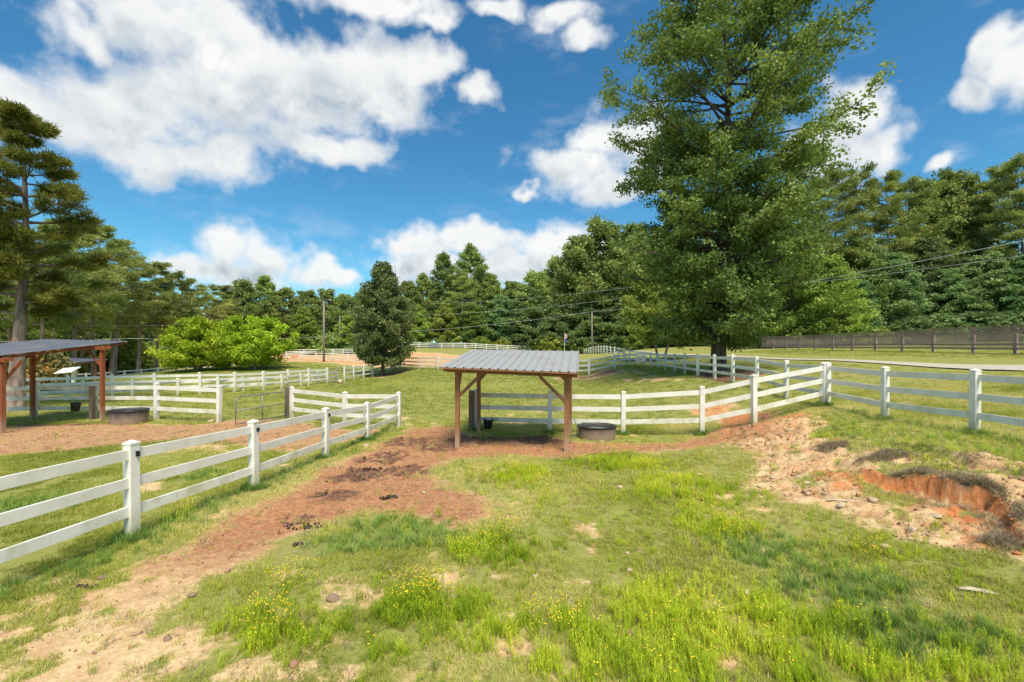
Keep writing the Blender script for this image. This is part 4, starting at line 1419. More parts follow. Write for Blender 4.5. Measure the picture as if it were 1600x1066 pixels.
# mats of dead roots and dry turf hanging over the clay cut
def root_mat(px, py, rx, ry, label, seed, bumpy=0.14):
    x, y = ray_ground(px, py)
    n, m_ = 26, 18
    v, f = [], []
    X, Y = np.meshgrid(np.linspace(-rx, rx, n), np.linspace(-ry, ry, m_))
    q = np.hypot(X / rx, Y / ry)
    edge = 1 - sm(0.55, 1.0, q + (fbm(X + x, Y + y, 5, 3, seed) - 0.5) * 0.5)
    if seed in (71, 72, 74, 76):            # these lie on the shelf above the cut and stop at its lip
        edge = edge * sm(0.10, 0.20, (X + x) - scarp_x((Y + y).ravel()).reshape(X.shape))
    Z = height(X + x, Y + y) + edge * (0.045 + bumpy * 0.55 * fbm(X + x, Y + y, 9, 4, seed + 3)) - 0.06 - 0.14 * (1 - edge)
    z0 = h1(x, y)
    V_ = np.c_[X.ravel(), Y.ravel(), Z.ravel() - z0]
    i2 = (np.arange(m_ - 1)[:, None] * n + np.arange(n - 1)[None]).ravel()
    me = fast_mesh('root_mat', V_, np.c_[i2, i2 + 1, i2 + n + 1, i2 + n], M['thatch'], smooth=True)
    o = link('root_mat', me)
    o.location = (x, y, z0)
    tag(o, label, 'root mat', 'dead turf mats along the clay cut')
    return (x, y, rx, ry)


MATS = [root_mat(1420, 752, 0.5, 0.34, 'grey dead-root mat above the start of the orange cut', 71),
        root_mat(1490, 762, 0.45, 0.30, 'purple-grey root mat above the middle of the orange cut', 76, 0.18),
        root_mat(1585, 805, 0.34, 0.34, 'purple-grey root mat bulging at the right edge beside the cut', 72, 0.2),
        root_mat(1570, 850, 0.28, 0.2, 'low grey root mat at the foot of the bank at right', 73),
        root_mat(1535, 778, 0.30, 0.25, 'dark root overhang at the right end of the orange cut', 74, 0.18),
        root_mat(1385, 712, 0.6, 0.22, 'flat grey turf mat near the top of the clay slope', 75, 0.07),
        root_mat(1300, 700, 0.35, 0.25, 'small grey turf mat in the bare clay below the corner posts', 77, 0.07)]


# ------------------------------------------------------------------ trees
def leaves_mesh(name, centers, tints, n_per, sig, size, mat, r, elong=1.0, up_bias=0.35, flat=0.75, radial=None, dirs=None):
    """leaf-shaped faces scattered around cluster centres; every leaf a rhombus with its own tilt and tint"""
    centers = np.asarray(centers, float)
    k = len(centers)
    idx = np.repeat(np.arange(k), n_per)
    N = len(idx)
    off = r.normal(size=(N, 3)) * sig
    off[:, 2] *= flat
    pos = centers[idx] + off
    if dirs is None:
        a = r.normal(size=(N, 3))
    else:                                   # needles fan out from the shoot
        a = off / (np.linalg.norm(off, axis=1, keepdims=True) + 1e-9) + np.asarray(dirs)[idx] * 0.5 + r.normal(size=(N, 3)) * 0.35
        a[:, 2] += 0.25
    a /= np.linalg.norm(a, axis=1, keepdims=True) + 1e-9
    nrm = r.normal(size=(N, 3))
    nrm[:, 2] += up_bias * 2
    b = np.cross(nrm, a)
    b /= np.linalg.norm(b, axis=1, keepdims=True) + 1e-9
    s = size * r.uniform(0.65, 1.35, N)[:, None]
    L, W = s * 0.5 * math.sqrt(elong), s * 0.5 / math.sqrt(elong)
    V = np.stack([pos - a * L, pos + b * W, pos + a * L, pos - b * W], 1).reshape(-1, 3)
    F = np.arange(N * 4).reshape(N, 4)
    t = np.clip(np.asarray(tints)[idx] * 0.62 + r.random(N) * 0.38, 0, 1)
    return fast_mesh(name, V, F, mat, [('tint', 'FACE', t)])


def grow_tree(seed, H, tr, cb, prof, nb, slope, sub=5, clus=4, n_per=14, sig=0.35, size=0.3, leafmat='leaf_oak', bark='bark', elong=1.4, flat=0.7, lean=0.0,
              stems=1, needles=False, sub_len=0.38, skew=None, inner=0.35, trunk_top=0.97, up_bias=0.35, thin=None, var=(0.72, 1.12)):
    """tapered trunk, limbs reaching to a crown profile, side shoots, leaf clusters on the shoots.  Returns (trunk mesh, crown mesh)"""
    r = np.random.default_rng(seed)
    mb = MB()
    cents, tints, dirs = [], [], []
    for st in range(stems):
        ph = r.uniform(0, 6.28)
        sx, sy = (0, 0) if stems == 1 else (0.25 * math.cos(st * 2.4), 0.25 * math.sin(st * 2.4))
        spread = 0 if stems == 1 else 0.22
        zs = np.linspace(0, H * trunk_top, 9)
        wig = H * 0.012
        tx = sx + np.cos(ph) * lean * (zs / H) ** 1.5 + np.sin(zs / H * 5 + ph) * wig + (sx * 4 * spread * zs if stems > 1 else 0)
        ty = sy + np.sin(ph) * lean * (zs / H) ** 1.5 + np.cos(zs / H * 4 + ph) * wig + (sy * 4 * spread * zs if stems > 1 else 0)
        rad = tr * (1 - 0.93 * (zs / (H * trunk_top)) ** 0.85)
        rad[0] *= 1.35
        pts = [(tx[0], ty[0], -0.4)] + [(a, b, c) for a, b, c in zip(tx, ty, zs)]
        pts.insert(2, ((tx[0] * 0.9 + tx[1] * 0.1), (ty[0] * 0.9 + ty[1] * 0.1), zs[1] * 0.1))
        rr = [tr * 1.5] + list(rad)
        rr.insert(2, tr * 1.08)
        mb.tube(pts, rr, 10)
        for i in range(nb // stems):
            t = (i + r.random()) / (nb // stems)
            az = i * 2.39996 + st * 1.3 + r.normal() * 0.35
            Rr = prof(t) * r.uniform(*var)
            if skew:
                Rr = min(Rr * skew(t, az), 7.7)
            if Rr < 0.15:
                continue
            hz = cb + t * (H - cb)
            sl = slope(t) + r.normal() * 0.10
            h0 = max(0.15 * H if cb > 0.15 * H else cb * 0.8 + 0.2, hz - Rr * sl * 0.75)
            h0 = min(h0, H * 0.94)
            bx, by = np.interp(h0, zs, tx), np.interp(h0, zs, ty)
            br = np.interp(h0, zs, rad)
            d = np.array([math.cos(az), math.sin(az)])
            P = []
            for q in (0, 0.3, 0.65, 1.0):
                wob = r.normal(size=3) * Rr * 0.04 * q
                P.append(np.array([bx + d[0] * Rr * q, by + d[1] * Rr * q, h0 + (hz - h0) * (q ** 1.25) * 1.0]) + wob)
            rb = min(br * 0.6, 0.035 * Rr + 0.012)
            mb.tube(P, [rb, rb * 0.7, rb * 0.42, rb * 0.12], 5, False)
            bt = r.random()
            for s_ in range(sub):
                if thin and r.random() < thin(t):
                    continue
                q = inner + (1 - inner) * (s_ + r.random()) / sub
                k = min(int(q * 3), 2)
                base = P[0] * 0 + [np.interp(q, (0, .3, .65, 1), [p[j] for p in P]) for j in range(3)]
                a2 = az + (1 if s_ % 2 else -1) * r.uniform(0.4, 1.25)
                ln = Rr * sub_len * (1.25 - 0.6 * q) * r.uniform(0.6, 1.2)
                e = np.array([math.cos(a2) * ln, math.sin(a2) * ln, ln * r.normal(0.18, 0.3)])
                rs = rb * 0.35
                mb.tube([base, base + e * 0.5 + r.normal(size=3) * ln * 0.05, base + e], [rs, rs * 0.6, rs * 0.2], 3, False)
                ct = np.clip(bt * 0.5 + r.random() * 0.5, 0, 1)
                for c in range(clus):
                    w = 0.25 + 0.85 * (c + r.random()) / clus
                    cents.append(base + e * w)
                    tints.append(np.clip(ct + r.normal() * 0.12, 0, 1))
                    dirs.append(e / (np.linalg.norm(e) + 1e-9))
            cents.append(P[-1])
            tints.append(bt)
            dirs.append(np.array([d[0], d[1], 0.2]))
    tm = bpy.data.meshes.new('trunk')
    tm.from_pydata([tuple(v) for v in mb.v], [], mb.f)
    tm.polygons.foreach_set('use_smooth', [True] * len(tm.polygons))
    tm.materials.append(M[bark])
    cm = leaves_mesh('crown', cents, tints, n_per, sig, size, M[leafmat], r, elong, up_bias, flat, dirs=dirs if needles else None)
    return tm, cm


def ellipse_prof(Rm, peak=0.4, low=0.3, top=0.08):
    def f(t):
        if t < peak:
            return Rm * (low + (1 - low) * math.sin(t / peak * math.pi / 2))
        return Rm * max(top, math.cos((t - peak) / (1 - peak) * math.pi / 2) ** 0.75)
    return f


def plant_tree(name, meshes, loc, s, rz, label, cat, group=None, sxy=1.0):
    root = empty(name, loc, rz)
    root.scale = (s * sxy, s * sxy, s)
    tag(root, label, cat, group)
    link('trunk', meshes[0], root)
    link('crown', meshes[1], root)
    return root


# --- the big sweetgum on the bank
def big_prof(t):
    return float(np.interp(t, [0, 0.06, 0.18, 0.30, 0.42, 0.52, 0.62, 0.75, 0.88, 1.0], [2.6, 4.1, 5.0, 5.2, 5.5, 6.5, 6.9, 6.2, 4.9, 1.8]))


def big_skew(t, az):
    k = 1.0
    right = math.cos(az)
    if 0.46 < t < 0.60:
        k *= 1 + 0.45 * max(right, 0) ** 2 + 0.15 * max(-right, 0)
    if t > 0.80:
        k *= 0.9
    return k


bt_x, bt_y = 331 * 28 / FPX, 28.0
big = grow_tree(5, 26.5, 0.44, 1.9, big_prof, 155, lambda t: 0.10 + 0.55 * t, sub=9, clus=4, n_per=34, sig=0.25, size=0.155, var=(0.5, 1.15), leafmat='leaf_big', elong=1.25, flat=0.7, sub_len=0.33, inner=0.25, thin=lambda t: float(np.interp(t, [0, 0.35, 0.5, 1], [0.06, 0.12, 0.27, 0.32])))
plant_tree('sweetgum_tree', big, (bt_x, bt_y, h1(bt_x, bt_y)), 1.0, 0.0, 'towering leafy tree on the bank behind the white fence, reaching out of the picture', 'tree')

# --- the tall pine at the left edge
def pine_prof(t):
    return float(np.interp(t, [0, 0.15, 0.4, 0.62, 0.8, 1.0], [1.8, 2.6, 2.4, 2.0, 1.5, 0.5]))


lp = grow_tree(21, 13.7, 0.33, 4.4, pine_prof, 44, lambda t: 0.15 + 0.35 * t, sub=8, clus=4, n_per=95, sig=0.13, size=0.09, thin=lambda t: 0.2, var=(0.5, 1.2), leafmat='needle', bark='pine_bark', elong=8.0, flat=0.7, needles=True, sub_len=0.42, inner=0.35)
x, y, _ = gp(33, 649, 20.5)
plant_tree('pine_tree', lp, (x, y, h1(x, y)), 1.0, 1.0, 'tall pine with thick flaking trunk behind the left shed, cut by the picture edge', 'tree')

# --- the dark rounded tree and the bright shrub in the middle distance
pear = grow_tree(31, 11.4, 0.2, 1.4, ellipse_prof(2.8, 0.38, 0.62, 0.2), 90, lambda t: 0.5 + 0.6 * t, sub=7, clus=4, n_per=20, sig=0.22, size=0.19, var=(0.6, 1.2), thin=lambda t: 0.1, leafmat='leaf_pear', elong=1.3, stems=1, inner=0.3)
x, y, _ = gp(599, 578, 46.5)
plant_tree('pear_tree', pear, (x, y, h1(x, y)), 1.0, 0.4, 'dark grey-green oval tree at the fence corner by the orange arena', 'tree')

brt = grow_tree(41, 4.7, 0.13, 0.5, ellipse_prof(2.85, 0.42, 0.62, 0.3), 56, lambda t: 0.35 + 0.4 * t, sub=7, clus=4, n_per=24, sig=0.22, size=0.17, var=(0.5, 1.22), thin=lambda t: 0.2, leafmat='leaf_bright', bark='pale_bark', elong=2.6, stems=3, inner=0.3)
brt2 = grow_tree(42, 4.9, 0.13, 0.5, ellipse_prof(2.9, 0.45, 0.62, 0.3), 56, lambda t: 0.35 + 0.4 * t, sub=7, clus=4, n_per=24, sig=0.22, size=0.17, var=(0.5, 1.22), thin=lambda t: 0.2, leafmat='leaf_bright', bark='pale_bark', elong=2.6, stems=3, inner=0.3)
x, y, _ = gp(308, 582, 42)
plant_tree('bright_shrub', brt, (x, y, h1(x, y)), 1.0, 0.3, 'left half of the bright yellow-green spreading shrub pair on the mound', 'shrub', 'bright green shrubs on the mound')
x, y, _ = gp(394, 578, 43.5)
plant_tree('bright_shrub', brt2, (x, y, h1(x, y)), 1.0, 1.3, 'taller right half of the bright yellow-green shrub pair beside the utility pole', 'shrub', 'bright green shrubs on the mound')

cr = grow_tree(51, 8.2, 0.14, 2.4, ellipse_prof(3.4, 0.4, 0.6, 0.25), 66, lambda t: 0.35 + 0.5 * t, sub=7, clus=4, n_per=18, sig=0.26, size=0.2, var=(0.6, 1.2), thin=lambda t: 0.12, leafmat='leaf_light', bark='pale_bark', elong=1.5, stems=2, inner=0.3)
x, y, _ = gp(1034, 558, 46)
plant_tree('pale_trunk_tree', cr, (x, y, h1(x, y)), 1.0, 0.0, 'small yellow-green tree with two pale stems left of the big tree', 'tree')
rb = grow_tree(61, 2.6, 0.06, 0.3, ellipse_prof(1.1, 0.35, 0.8, 0.2), 40, lambda t: 0.5, sub=5, clus=3, n_per=10, sig=0.16, size=0.18, leafmat='leaf_rust', elong=1.6)
x, y, _ = gp(76, 596, 31)
plant_tree('rusty_shrub', rb, (x, y, h1(x, y)), 1.05, 0.0, 'rust-tinged shrub seen under the left shed roof', 'shrub')

# --- woodland kinds, grown once and shared
W_ = {}
for k, sd in enumerate((101, 102, 103)):
    W_['pine%d' % k] = (grow_tree(sd, 20, 0.26, 8.0 - k, lambda t: float(np.interp(t, [0, 0.2, 0.55, 0.85, 1], [2.0, 3.3, 3.2, 2.2, 0.8])), 40, lambda t: 0.1 + 0.5 * t, sub=6, clus=3, n_per=34, sig=0.27, size=0.17, thin=lambda t: 0.32, var=(0.5, 1.2),
                                  leafmat='needle_dark', bark='pine_bark', elong=3.6, flat=0.6, needles=True, sub_len=0.42, inner=0.4), 20)
for k, sd in enumerate((111, 112, 113)):
    W_['oak%d' % k] = (grow_tree(sd, 17, 0.26, 1.5, ellipse_prof(5.2, 0.45, 0.6, 0.22), 62, lambda t: 0.3 + 0.6 * t, sub=7, clus=3, n_per=20, sig=0.40, size=0.30, thin=lambda t: 0.12,
                                 leafmat='leaf_oak', elong=1.4, flat=0.65, inner=0.35), 17)
for k, sd in enumerate((121, 122)):
    W_['tall%d' % k] = (grow_tree(sd, 20, 0.24, 2.5, ellipse_prof(3.7, 0.5, 0.6, 0.25), 64, lambda t: 0.3 + 0.6 * t, sub=7, clus=3, n_per=20, sig=0.34, size=0.29, thin=lambda t: 0.15,
                                  leafmat='leaf_oak', elong=1.4, flat=0.65, inner=0.3), 20)
    W_['dark%d' % k] = (grow_tree(sd + 10, 15, 0.24, 0.6, ellipse_prof(4.6, 0.34, 0.85, 0.2), 70, lambda t: 0.1 + 0.5 * t, sub=7, clus=3, n_per=20, sig=0.38, size=0.29,
                                  leafmat='leaf_dark', elong=1.5, flat=0.5, inner=0.35), 15)
    W_['lite%d' % k] = (grow_tree(sd + 20, 14, 0.2, 1.0, ellipse_prof(4.4, 0.4, 0.75, 0.25), 62, lambda t: 0.25 + 0.5 * t, sub=7, clus=3, n_per=20, sig=0.36, size=0.28, thin=lambda t: 0.12,
                                  leafmat='leaf_light', elong=1.5, flat=0.6, inner=0.35), 14)
W_['bush0'] = (grow_tree(131, 3.0, 0.08, 0.2, ellipse_prof(2.3, 0.35, 0.85, 0.3), 44, lambda t: 0.3 + 0.3 * t, sub=5, clus=3, n_per=10, sig=0.26, size=0.30, leafmat='leaf_yel', elong=1.6, inner=0.3), 3.0)
W_['bush1'] = (grow_tree(132, 4.0, 0.08, 0.2, ellipse_prof(2.6, 0.35, 0.85, 0.3), 48, lambda t: 0.3 + 0.3 * t, sub=5, clus=3, n_per=11, sig=0.30, size=0.34, leafmat='leaf_dark', elong=1.5, inner=0.3), 4.0)
W_['bush2'] = (grow_tree(133, 4.0, 0.08, 0.2, ellipse_prof(2.6, 0.35, 0.85, 0.3), 48, lambda t: 0.3 + 0.3 * t, sub=5, clus=3, n_per=11, sig=0.30, size=0.34, leafmat='leaf_oak', elong=1.5, inner=0.3), 4.0)

ORD = ['first', 'second', 'third', 'fourth', 'fifth', 'sixth', 'seventh', 'eighth', 'ninth', 'tenth', 'eleventh', 'twelfth', 'thirteenth', 'fourteenth', 'fifteenth', 'sixteenth', 'seventeenth', 'eighteenth', 'nineteenth', 'twentieth',
       'twenty-first', 'twenty-second', 'twenty-third', 'twenty-fourth', 'twenty-fifth', 'twenty-sixth', 'twenty-seventh', 'twenty-eighth', 'twenty-ninth', 'thirtieth', 'thirty-first', 'thirty-second', 'thirty-third', 'thirty-fourth', 'thirty-fifth', 'thirty-sixth', 'thirty-seventh', 'thirty-eighth']
KIND = {'pine': ('pine_tree', 'long-trunked pine', 'tree'), 'oak': ('oak_tree', 'broad leafy tree', 'tree'), 'tall': ('poplar_tree', 'tall narrow leafy tree', 'tree'), 'dark': ('evergreen_tree', 'dark dense tree', 'tree'), 'lite': ('light_green_tree', 'pale green leafy tree', 'tree'), 'bush': ('bush', 'low bush', 'bush')}


def wood(zone, rows):
    """rows: (kind, column, top row, distance, width factor)"""
    kinds = {}
    for rw in sorted(rows, key=lambda q: q[1]):
        kinds.setdefault(rw[0][:-1], []).append(rw)
    for kd, lst in kinds.items():
        inview = [q for q in lst if -25 < q[1] < 1625]
        for (k, px, yt, D, sx) in lst:
            (me, h0) = W_[k]
            x, y = (px - 800) * D / FPX, D
            z = h1(x, y)
            s = (CAMZ + (HZ - yt) * D / FPX - z) / h0
            nm, what, cat = KIND[kd]
            if px <= -25 or px >= 1625:
                n_out = [q for q in lst if (q[1] <= -25) == (px <= -25) and not -25 < q[1] < 1625]
                far = ('%s ' % ORD[[q[1] for q in n_out].index(px)]) if len(n_out) > 1 else ''
                lab = '%s%s at the %s picture edge, %s' % (far, what, 'left' if px < 0 else 'right', zone)
            else:
                i = [q[1] for q in inview].index(px)
                lab = '%s %s from left %s' % (ORD[i], what, zone) if len(inview) > 1 else '%s %s' % (what, zone)
            plant_tree(nm, me, (x, y, z - 0.1), s, random.uniform(0, 6.28), lab, cat, 'woodland ' + zone, sx / max(s, 0.3) ** 0.35 if sx > 0 else -sx)


wood('in the pine wood behind the left shed', [
    ('pine0', -70, 300, 36, 1.1), ('pine1', 62, 345, 40, 1.1), ('pine2', 112, 338, 43, 1.1), ('pine0', 150, 348, 47, 1.1), ('pine1', 183, 370, 52, 1.1), ('pine2', 90, 372, 56, 1.2), ('pine0', 214, 404, 58, 1.2), ('pine1', 243, 408, 62, 1.2),
    ('pine2', 20, 370, 58, 1.2), ('pine0', 272, 424, 66, 1.2), ('pine1', 130, 392, 64, 1.2), ('pine2', 298, 434, 72, 1.2), ('pine1', 50, 400, 66, 1.2), ('pine0', 175, 418, 68, 1.2), ('pine2', 326, 444, 80, 1.3), ('pine1', 352, 446, 86, 1.3), ('pine0', -20, 380, 60, 1.2), ('pine2', -150, 340, 50, 1.2),
    ('dark0', 25, 470, 70, 1.1), ('dark1', 210, 480, 84, 1.1), ('dark0', 270, 480, 90, 1.2), ('dark1', 100, 480, 88, 1.2), ('oak0', 160, 470, 90, 1.2), ('dark1', -60, 470, 80, 1.2),
    ('lite0', 200, 505, 74, 0.8), ('bush2', 60, 535, 62, 1.6), ('bush1', 115, 538, 72, 1.6), ('bush2', 150, 535, 74, 1.5), ('bush2', 196, 532, 76, 1.4), ('bush1', 230, 538, 82, 1.5), ('bush1', 262, 538, 88, 1.5), ('bush1', 20, 540, 72, 1.6), ('bush1', -30, 538, 68, 1.6)])
wood('in the wood between shrub and round tree', [
    ('oak1', 378, 438, 96, 1.0), ('tall0', 412, 430, 100, 1.0), ('oak2', 446, 450, 102, 1.0), ('oak0', 478, 455, 106, 1.1), ('oak1', 510, 452, 108, 1.0), ('oak2', 540, 460, 106, 1.1), ('oak0', 566, 455, 108, 1.0),
    ('lite1', 474, 480, 100, 0.9), ('lite0', 542, 492, 102, 0.9), ('dark0', 515, 500, 104, 1.0), ('dark1', 445, 490, 106, 1.0), ('bush0', 482, 534, 100, 1.1), ('bush2', 512, 524, 101, 1.4), ('dark1', 400, 480, 102, 1.2), ('bush1', 430, 530, 101, 1.6), ('bush1', 550, 532, 103, 1.6), ('bush2', 330, 540, 92, 1.6), ('bush1', 300, 540, 90, 1.7), ('dark0', 345, 480, 96, 1.2), ('bush2', 380, 535, 96, 1.6)])
wood('in the wood above the middle shed', [
    ('oak2', 636, 440, 104, 1.0), ('tall1', 662, 428, 106, 1.0), ('tall0', 692, 396, 108, 0.95), ('tall1', 737, 383, 110, 1.1), ('tall0', 768, 428, 110, 1.0), ('pine2', 722, 420, 104, 1.2), ('oak1', 800, 440, 112, 1.0), ('oak0', 838, 424, 108, 1.1), ('oak2', 872, 402, 112, 1.0),
    ('oak1', 905, 372, 108, 1.1), ('oak0', 945, 344, 106, 1.25), ('oak2', 988, 352, 108, 1.2), ('tall1', 1020, 372, 108, 1.1), ('lite0', 652, 478, 101, 0.9), ('lite1', 698, 470, 102, 0.9), ('lite0', 742, 478, 103, 0.9), ('dark0', 785, 462, 106, 1.2), ('dark1', 828, 450, 104, 1.2),
    ('dark0', 868, 470, 104, 1.1), ('dark1', 912, 460, 103, 1.2), ('dark0', 955, 450, 102, 1.2), ('lite1', 980, 480, 100, 0.8), ('dark1', 1010, 470, 104, 1.1), ('bush0', 752, 527, 101, 1.1), ('bush0', 786, 530, 101, 1.1), ('bush0', 855, 523, 101, 1.2), ('bush1', 700, 534, 104, 1.6), ('bush1', 660, 534, 104, 1.6), ('bush1', 825, 530, 104, 1.6),
    ('bush2', 905, 522, 104, 1.6), ('bush2', 945, 524, 104, 1.7), ('bush1', 985, 526, 102, 1.7), ('bush1', 1030, 528, 102, 1.7), ('bush1', 1070, 528, 100, 1.7), ('bush1', 890, 532, 108, 1.6), ('bush1', 620, 535, 104, 1.6)])
wood('in the tall wood behind the lattice fence', [
    ('oak0', 1085, 340, 96, 1.2), ('oak1', 1150, 320, 92, 1.2), ('oak2', 1210, 300, 84, 1.2), ('lite0', 1240, 350, 60, 0.95), ('lite1', 1298, 400, 57, 0.95), ('pine1', 1270, 280, 66, 1.1), ('pine0', 1308, 262, 68, 1.1), ('pine2', 1345, 258, 70, 1.1), ('pine1', 1384, 268, 70, 1.1), ('pine0', 1420, 282, 72, 1.1),
    ('tall0', 1452, 280, 74, 1.0), ('tall1', 1490, 264, 74, 1.1), ('pine2', 1528, 284, 74, 1.1), ('pine1', 1562, 258, 70, 1.1), ('pine0', 1596, 246, 66, 1.1), ('pine2', 1650, 240, 64, 1.1), ('pine1', 1720, 240, 62, 1.1), ('dark0', 1395, 395, 64, 0.95), ('dark1', 1450, 372, 68, 1.0), ('oak1', 1345, 372, 66, 0.9),
    ('oak2', 1425, 392, 74, 0.9), ('lite1', 1500, 400, 70, 0.8), ('dark0', 1540, 398, 63, 1.1), ('dark1', 1605, 396, 60, 1.1), ('dark0', 1680, 380, 58, 1.1), ('oak1', 1570, 395, 72, 0.9), ('oak2', 1780, 300, 56, 1.1), ('dark1', 1480, 420, 64, 0.9), ('dark1', 1335, 430, 63, 0.9), ('lite1', 1320, 470, 60, 0.7),
    ('bush2', 1265, 500, 58, 1.3), ('bush0', 1372, 512, 60, 0.9), ('bush1', 1420, 500, 61, 1.5), ('bush1', 1470, 496, 61, 1.5), ('bush1', 1530, 490, 60, 1.6), ('bush1', 1590, 490, 58, 1.6), ('bush2', 1320, 500, 60, 1.4), ('bush1', 1220, 516, 66, 1.5), ('bush1', 1180, 520, 74, 1.5), ('bush1', 1140, 522, 82, 1.6), ('bush1', 1105, 524, 90, 1.6), ('bush1', 1650, 488, 56, 1.6)])

# --- the depth of the wood behind the trees one can tell apart
fr_ = np.random.default_rng(77)
cents, tnt = [], []
prof_x = [-300, 0, 150, 250, 350, 560, 650, 740, 800, 900, 950, 1100, 1250, 1400, 1600, 1900]
prof_y = [430, 430, 440, 460, 470, 480, 455, 430, 455, 420, 400, 390, 390, 410, 410, 400]
for k in range(5200):
    px = fr_.uniform(-250, 1850)
    D = np.interp(px, [-300, 100, 250, 400, 1000, 1150, 1300, 1900], [92, 96, 104, 116, 122, 112, 90, 84]) + fr_.uniform(0, 9)
    x = (px - 800) * D / FPX
    top = CAMZ + (HZ - np.interp(px, prof_x, prof_y)) * D / FPX
    z0 = 2.0 if px > 500 else -1.5
    cents.append((x, D, z0 + (top - z0) * fr_.random() ** 0.85))
    tnt.append(fr_.random() * 0.7)
wm = leaves_mesh('far_woods', cents, tnt, 11, 1.0, 0.85, M['leaf_oak'], fr_, 1.4, 0.35, 0.7)
tag(link('far_woods', wm), 'deep shaded mass of woodland behind the separate trees', None, None, 'stuff')


# ------------------------------------------------------------------ grass and weeds
def blades(n, r, hmin, hmax, width, spread, lean, seg=2, curl=0.5):
    """n tapering blades from a common foot"""
    V, F = [], []
    for k in range(n):
        a = r.uniform(0, 6.28)
        d = np.array([math.cos(a), math.sin(a), 0])
        s = np.array([-d[1], d[0], 0])
        q = math.sqrt(r.random()) * spread
        b = r.uniform(0, 6.28)
        o = np.array([math.cos(b) * q, math.sin(b) * q, -0.01])
        h = r.uniform(hmin, hmax)
        ln = lean * r.uniform(0.3, 1.3)
        base = len(V)
        for i in range(seg):
            t = i / seg
            w = width * (1 - 0.5 * t) / 2
            c = o + d * h * ln * t ** (1 + curl) + np.array([0, 0, h * t * (1 - 0.25 * ln * t)])
            V += [c - s * w, c + s * w]
        V.append(o + d * h * ln + np.array([0, 0, h * (1 - 0.25 * ln)]))
        for i in range(seg - 1):
            F += [(base + 2 * i, base + 2 * i + 1, base + 2 * i + 3), (base + 2 * i, base + 2 * i + 3, base + 2 * i + 2)]
        F.append((base + 2 * (seg - 1), base + 2 * (seg - 1) + 1, base + 2 * seg))
    return np.array(V), np.array(F)


def feathery(n, r, hmin, hmax, spread):
    """upright stems clothed in threadlike leaves, flower positions returned"""
    V, F, tops = [], [], []
    for k in range(n):
        b, q = r.uniform(0, 6.28), math.sqrt(r.random()) * spread
        o = np.array([math.cos(b) * q, math.sin(b) * q, -0.01])
        a, ln = r.uniform(0, 6.28), r.uniform(0.02, 0.22)
        h = r.uniform(hmin, hmax)
        tip = o + np.array([math.cos(a) * h * ln, math.sin(a) * h * ln, h])
        tops.append(tip)
        base = len(V)
        s = np.array([0.0022, 0, 0])
        V += [o - s, o + s, tip]
        F.append((base, base + 1, base + 2))
        for j in range(13):
            t = 0.08 + 0.88 * (j + r.random()) / 13
            p = o + (tip - o) * t
            a2 = r.uniform(0, 6.28)
            L = 0.055 * r.uniform(0.6, 1.2) * (1.15 - 0.5 * t) * (h / 0.25) ** 0.5
            e = p + np.array([math.cos(a2) * L * 0.75, math.sin(a2) * L * 0.75, L * 0.9])
            sd = np.array([-math.sin(a2), math.cos(a2), 0]) * 0.0035
            base = len(V)
            V += [p - sd, p + sd, e]
            F.append((base, base + 1, base + 2))
    return np.array(V), np.array(F), tops


def flower_geo(p, r, s=0.009):
    V, F = [], []
    c = np.array(p)
    n = 7
    V.append(c + [0, 0, s * 0.7])
    ring = [c + np.array([math.cos(k * 6.283 / n) * s, math.sin(k * 6.283 / n) * s, 0.1 * s]) for k in range(n)]
    V += ring
    V.append(c - [0, 0, s * 0.4])
    for k in range(n):
        F += [(0, 1 + k, 1 + (k + 1) % n), (n + 1, 1 + (k + 1) % n, 1 + k)]
    return np.array(V), np.array(F)


def src_object(name, V, F, mat, coll, extra=None):
    me = fast_mesh(name, V, F, mat)
    if extra is not None:
        V2, F2, mat2 = extra
        n0 = len(V)
        me2 = bpy.data.meshes.new(name)
        me2.from_pydata([tuple(v) for v in np.r_[V, V2]], [], [tuple(f) for f in np.r_[F, F2 + n0]])
        me2.materials.append(mat)
        me2.materials.append(mat2)
        mi = np.zeros(len(F) + len(F2), np.int32)
        mi[len(F):] = 1
        me2.polygons.foreach_set('material_index', mi)
        me = me2
    o = bpy.data.objects.new(name, me)
    coll.objects.link(o)
    return o


def scatter_group(coll):
    ng = bpy.data.node_groups.new('scatter', 'GeometryNodeTree')
    ng.interface.new_socket('Geometry', in_out='INPUT', socket_type='NodeSocketGeometry')
    ng.interface.new_socket('Geometry', in_out='OUTPUT', socket_type='NodeSocketGeometry')
    gi, go = ng.nodes.new('NodeGroupInput'), ng.nodes.new('NodeGroupOutput')
    ci = ng.nodes.new('GeometryNodeCollectionInfo')
    ci.inputs['Collection'].default_value = coll
    ci.inputs['Separate Children'].default_value = True
    ci.inputs['Reset Children'].default_value = True
    ip = ng.nodes.new('GeometryNodeInstanceOnPoints')
    ip.inputs['Pick Instance'].default_value = True
    ng.links.new(gi.outputs[0], ip.inputs['Points'])
    ng.links.new(ci.outputs[0], ip.inputs['Instance'])
    for nm, tp, sock in (('rot', 'FLOAT_VECTOR', 'Rotation'), ('scl', 'FLOAT', 'Scale'), ('idx', 'INT', 'Instance Index')):
        na = ng.nodes.new('GeometryNodeInputNamedAttribute')
        na.data_type = tp
        na.inputs['Name'].default_value = nm
        ng.links.new(na.outputs['Attribute'], ip.inputs[sock])
    ng.links.new(ip.outputs[0], go.inputs[0])
    return ng


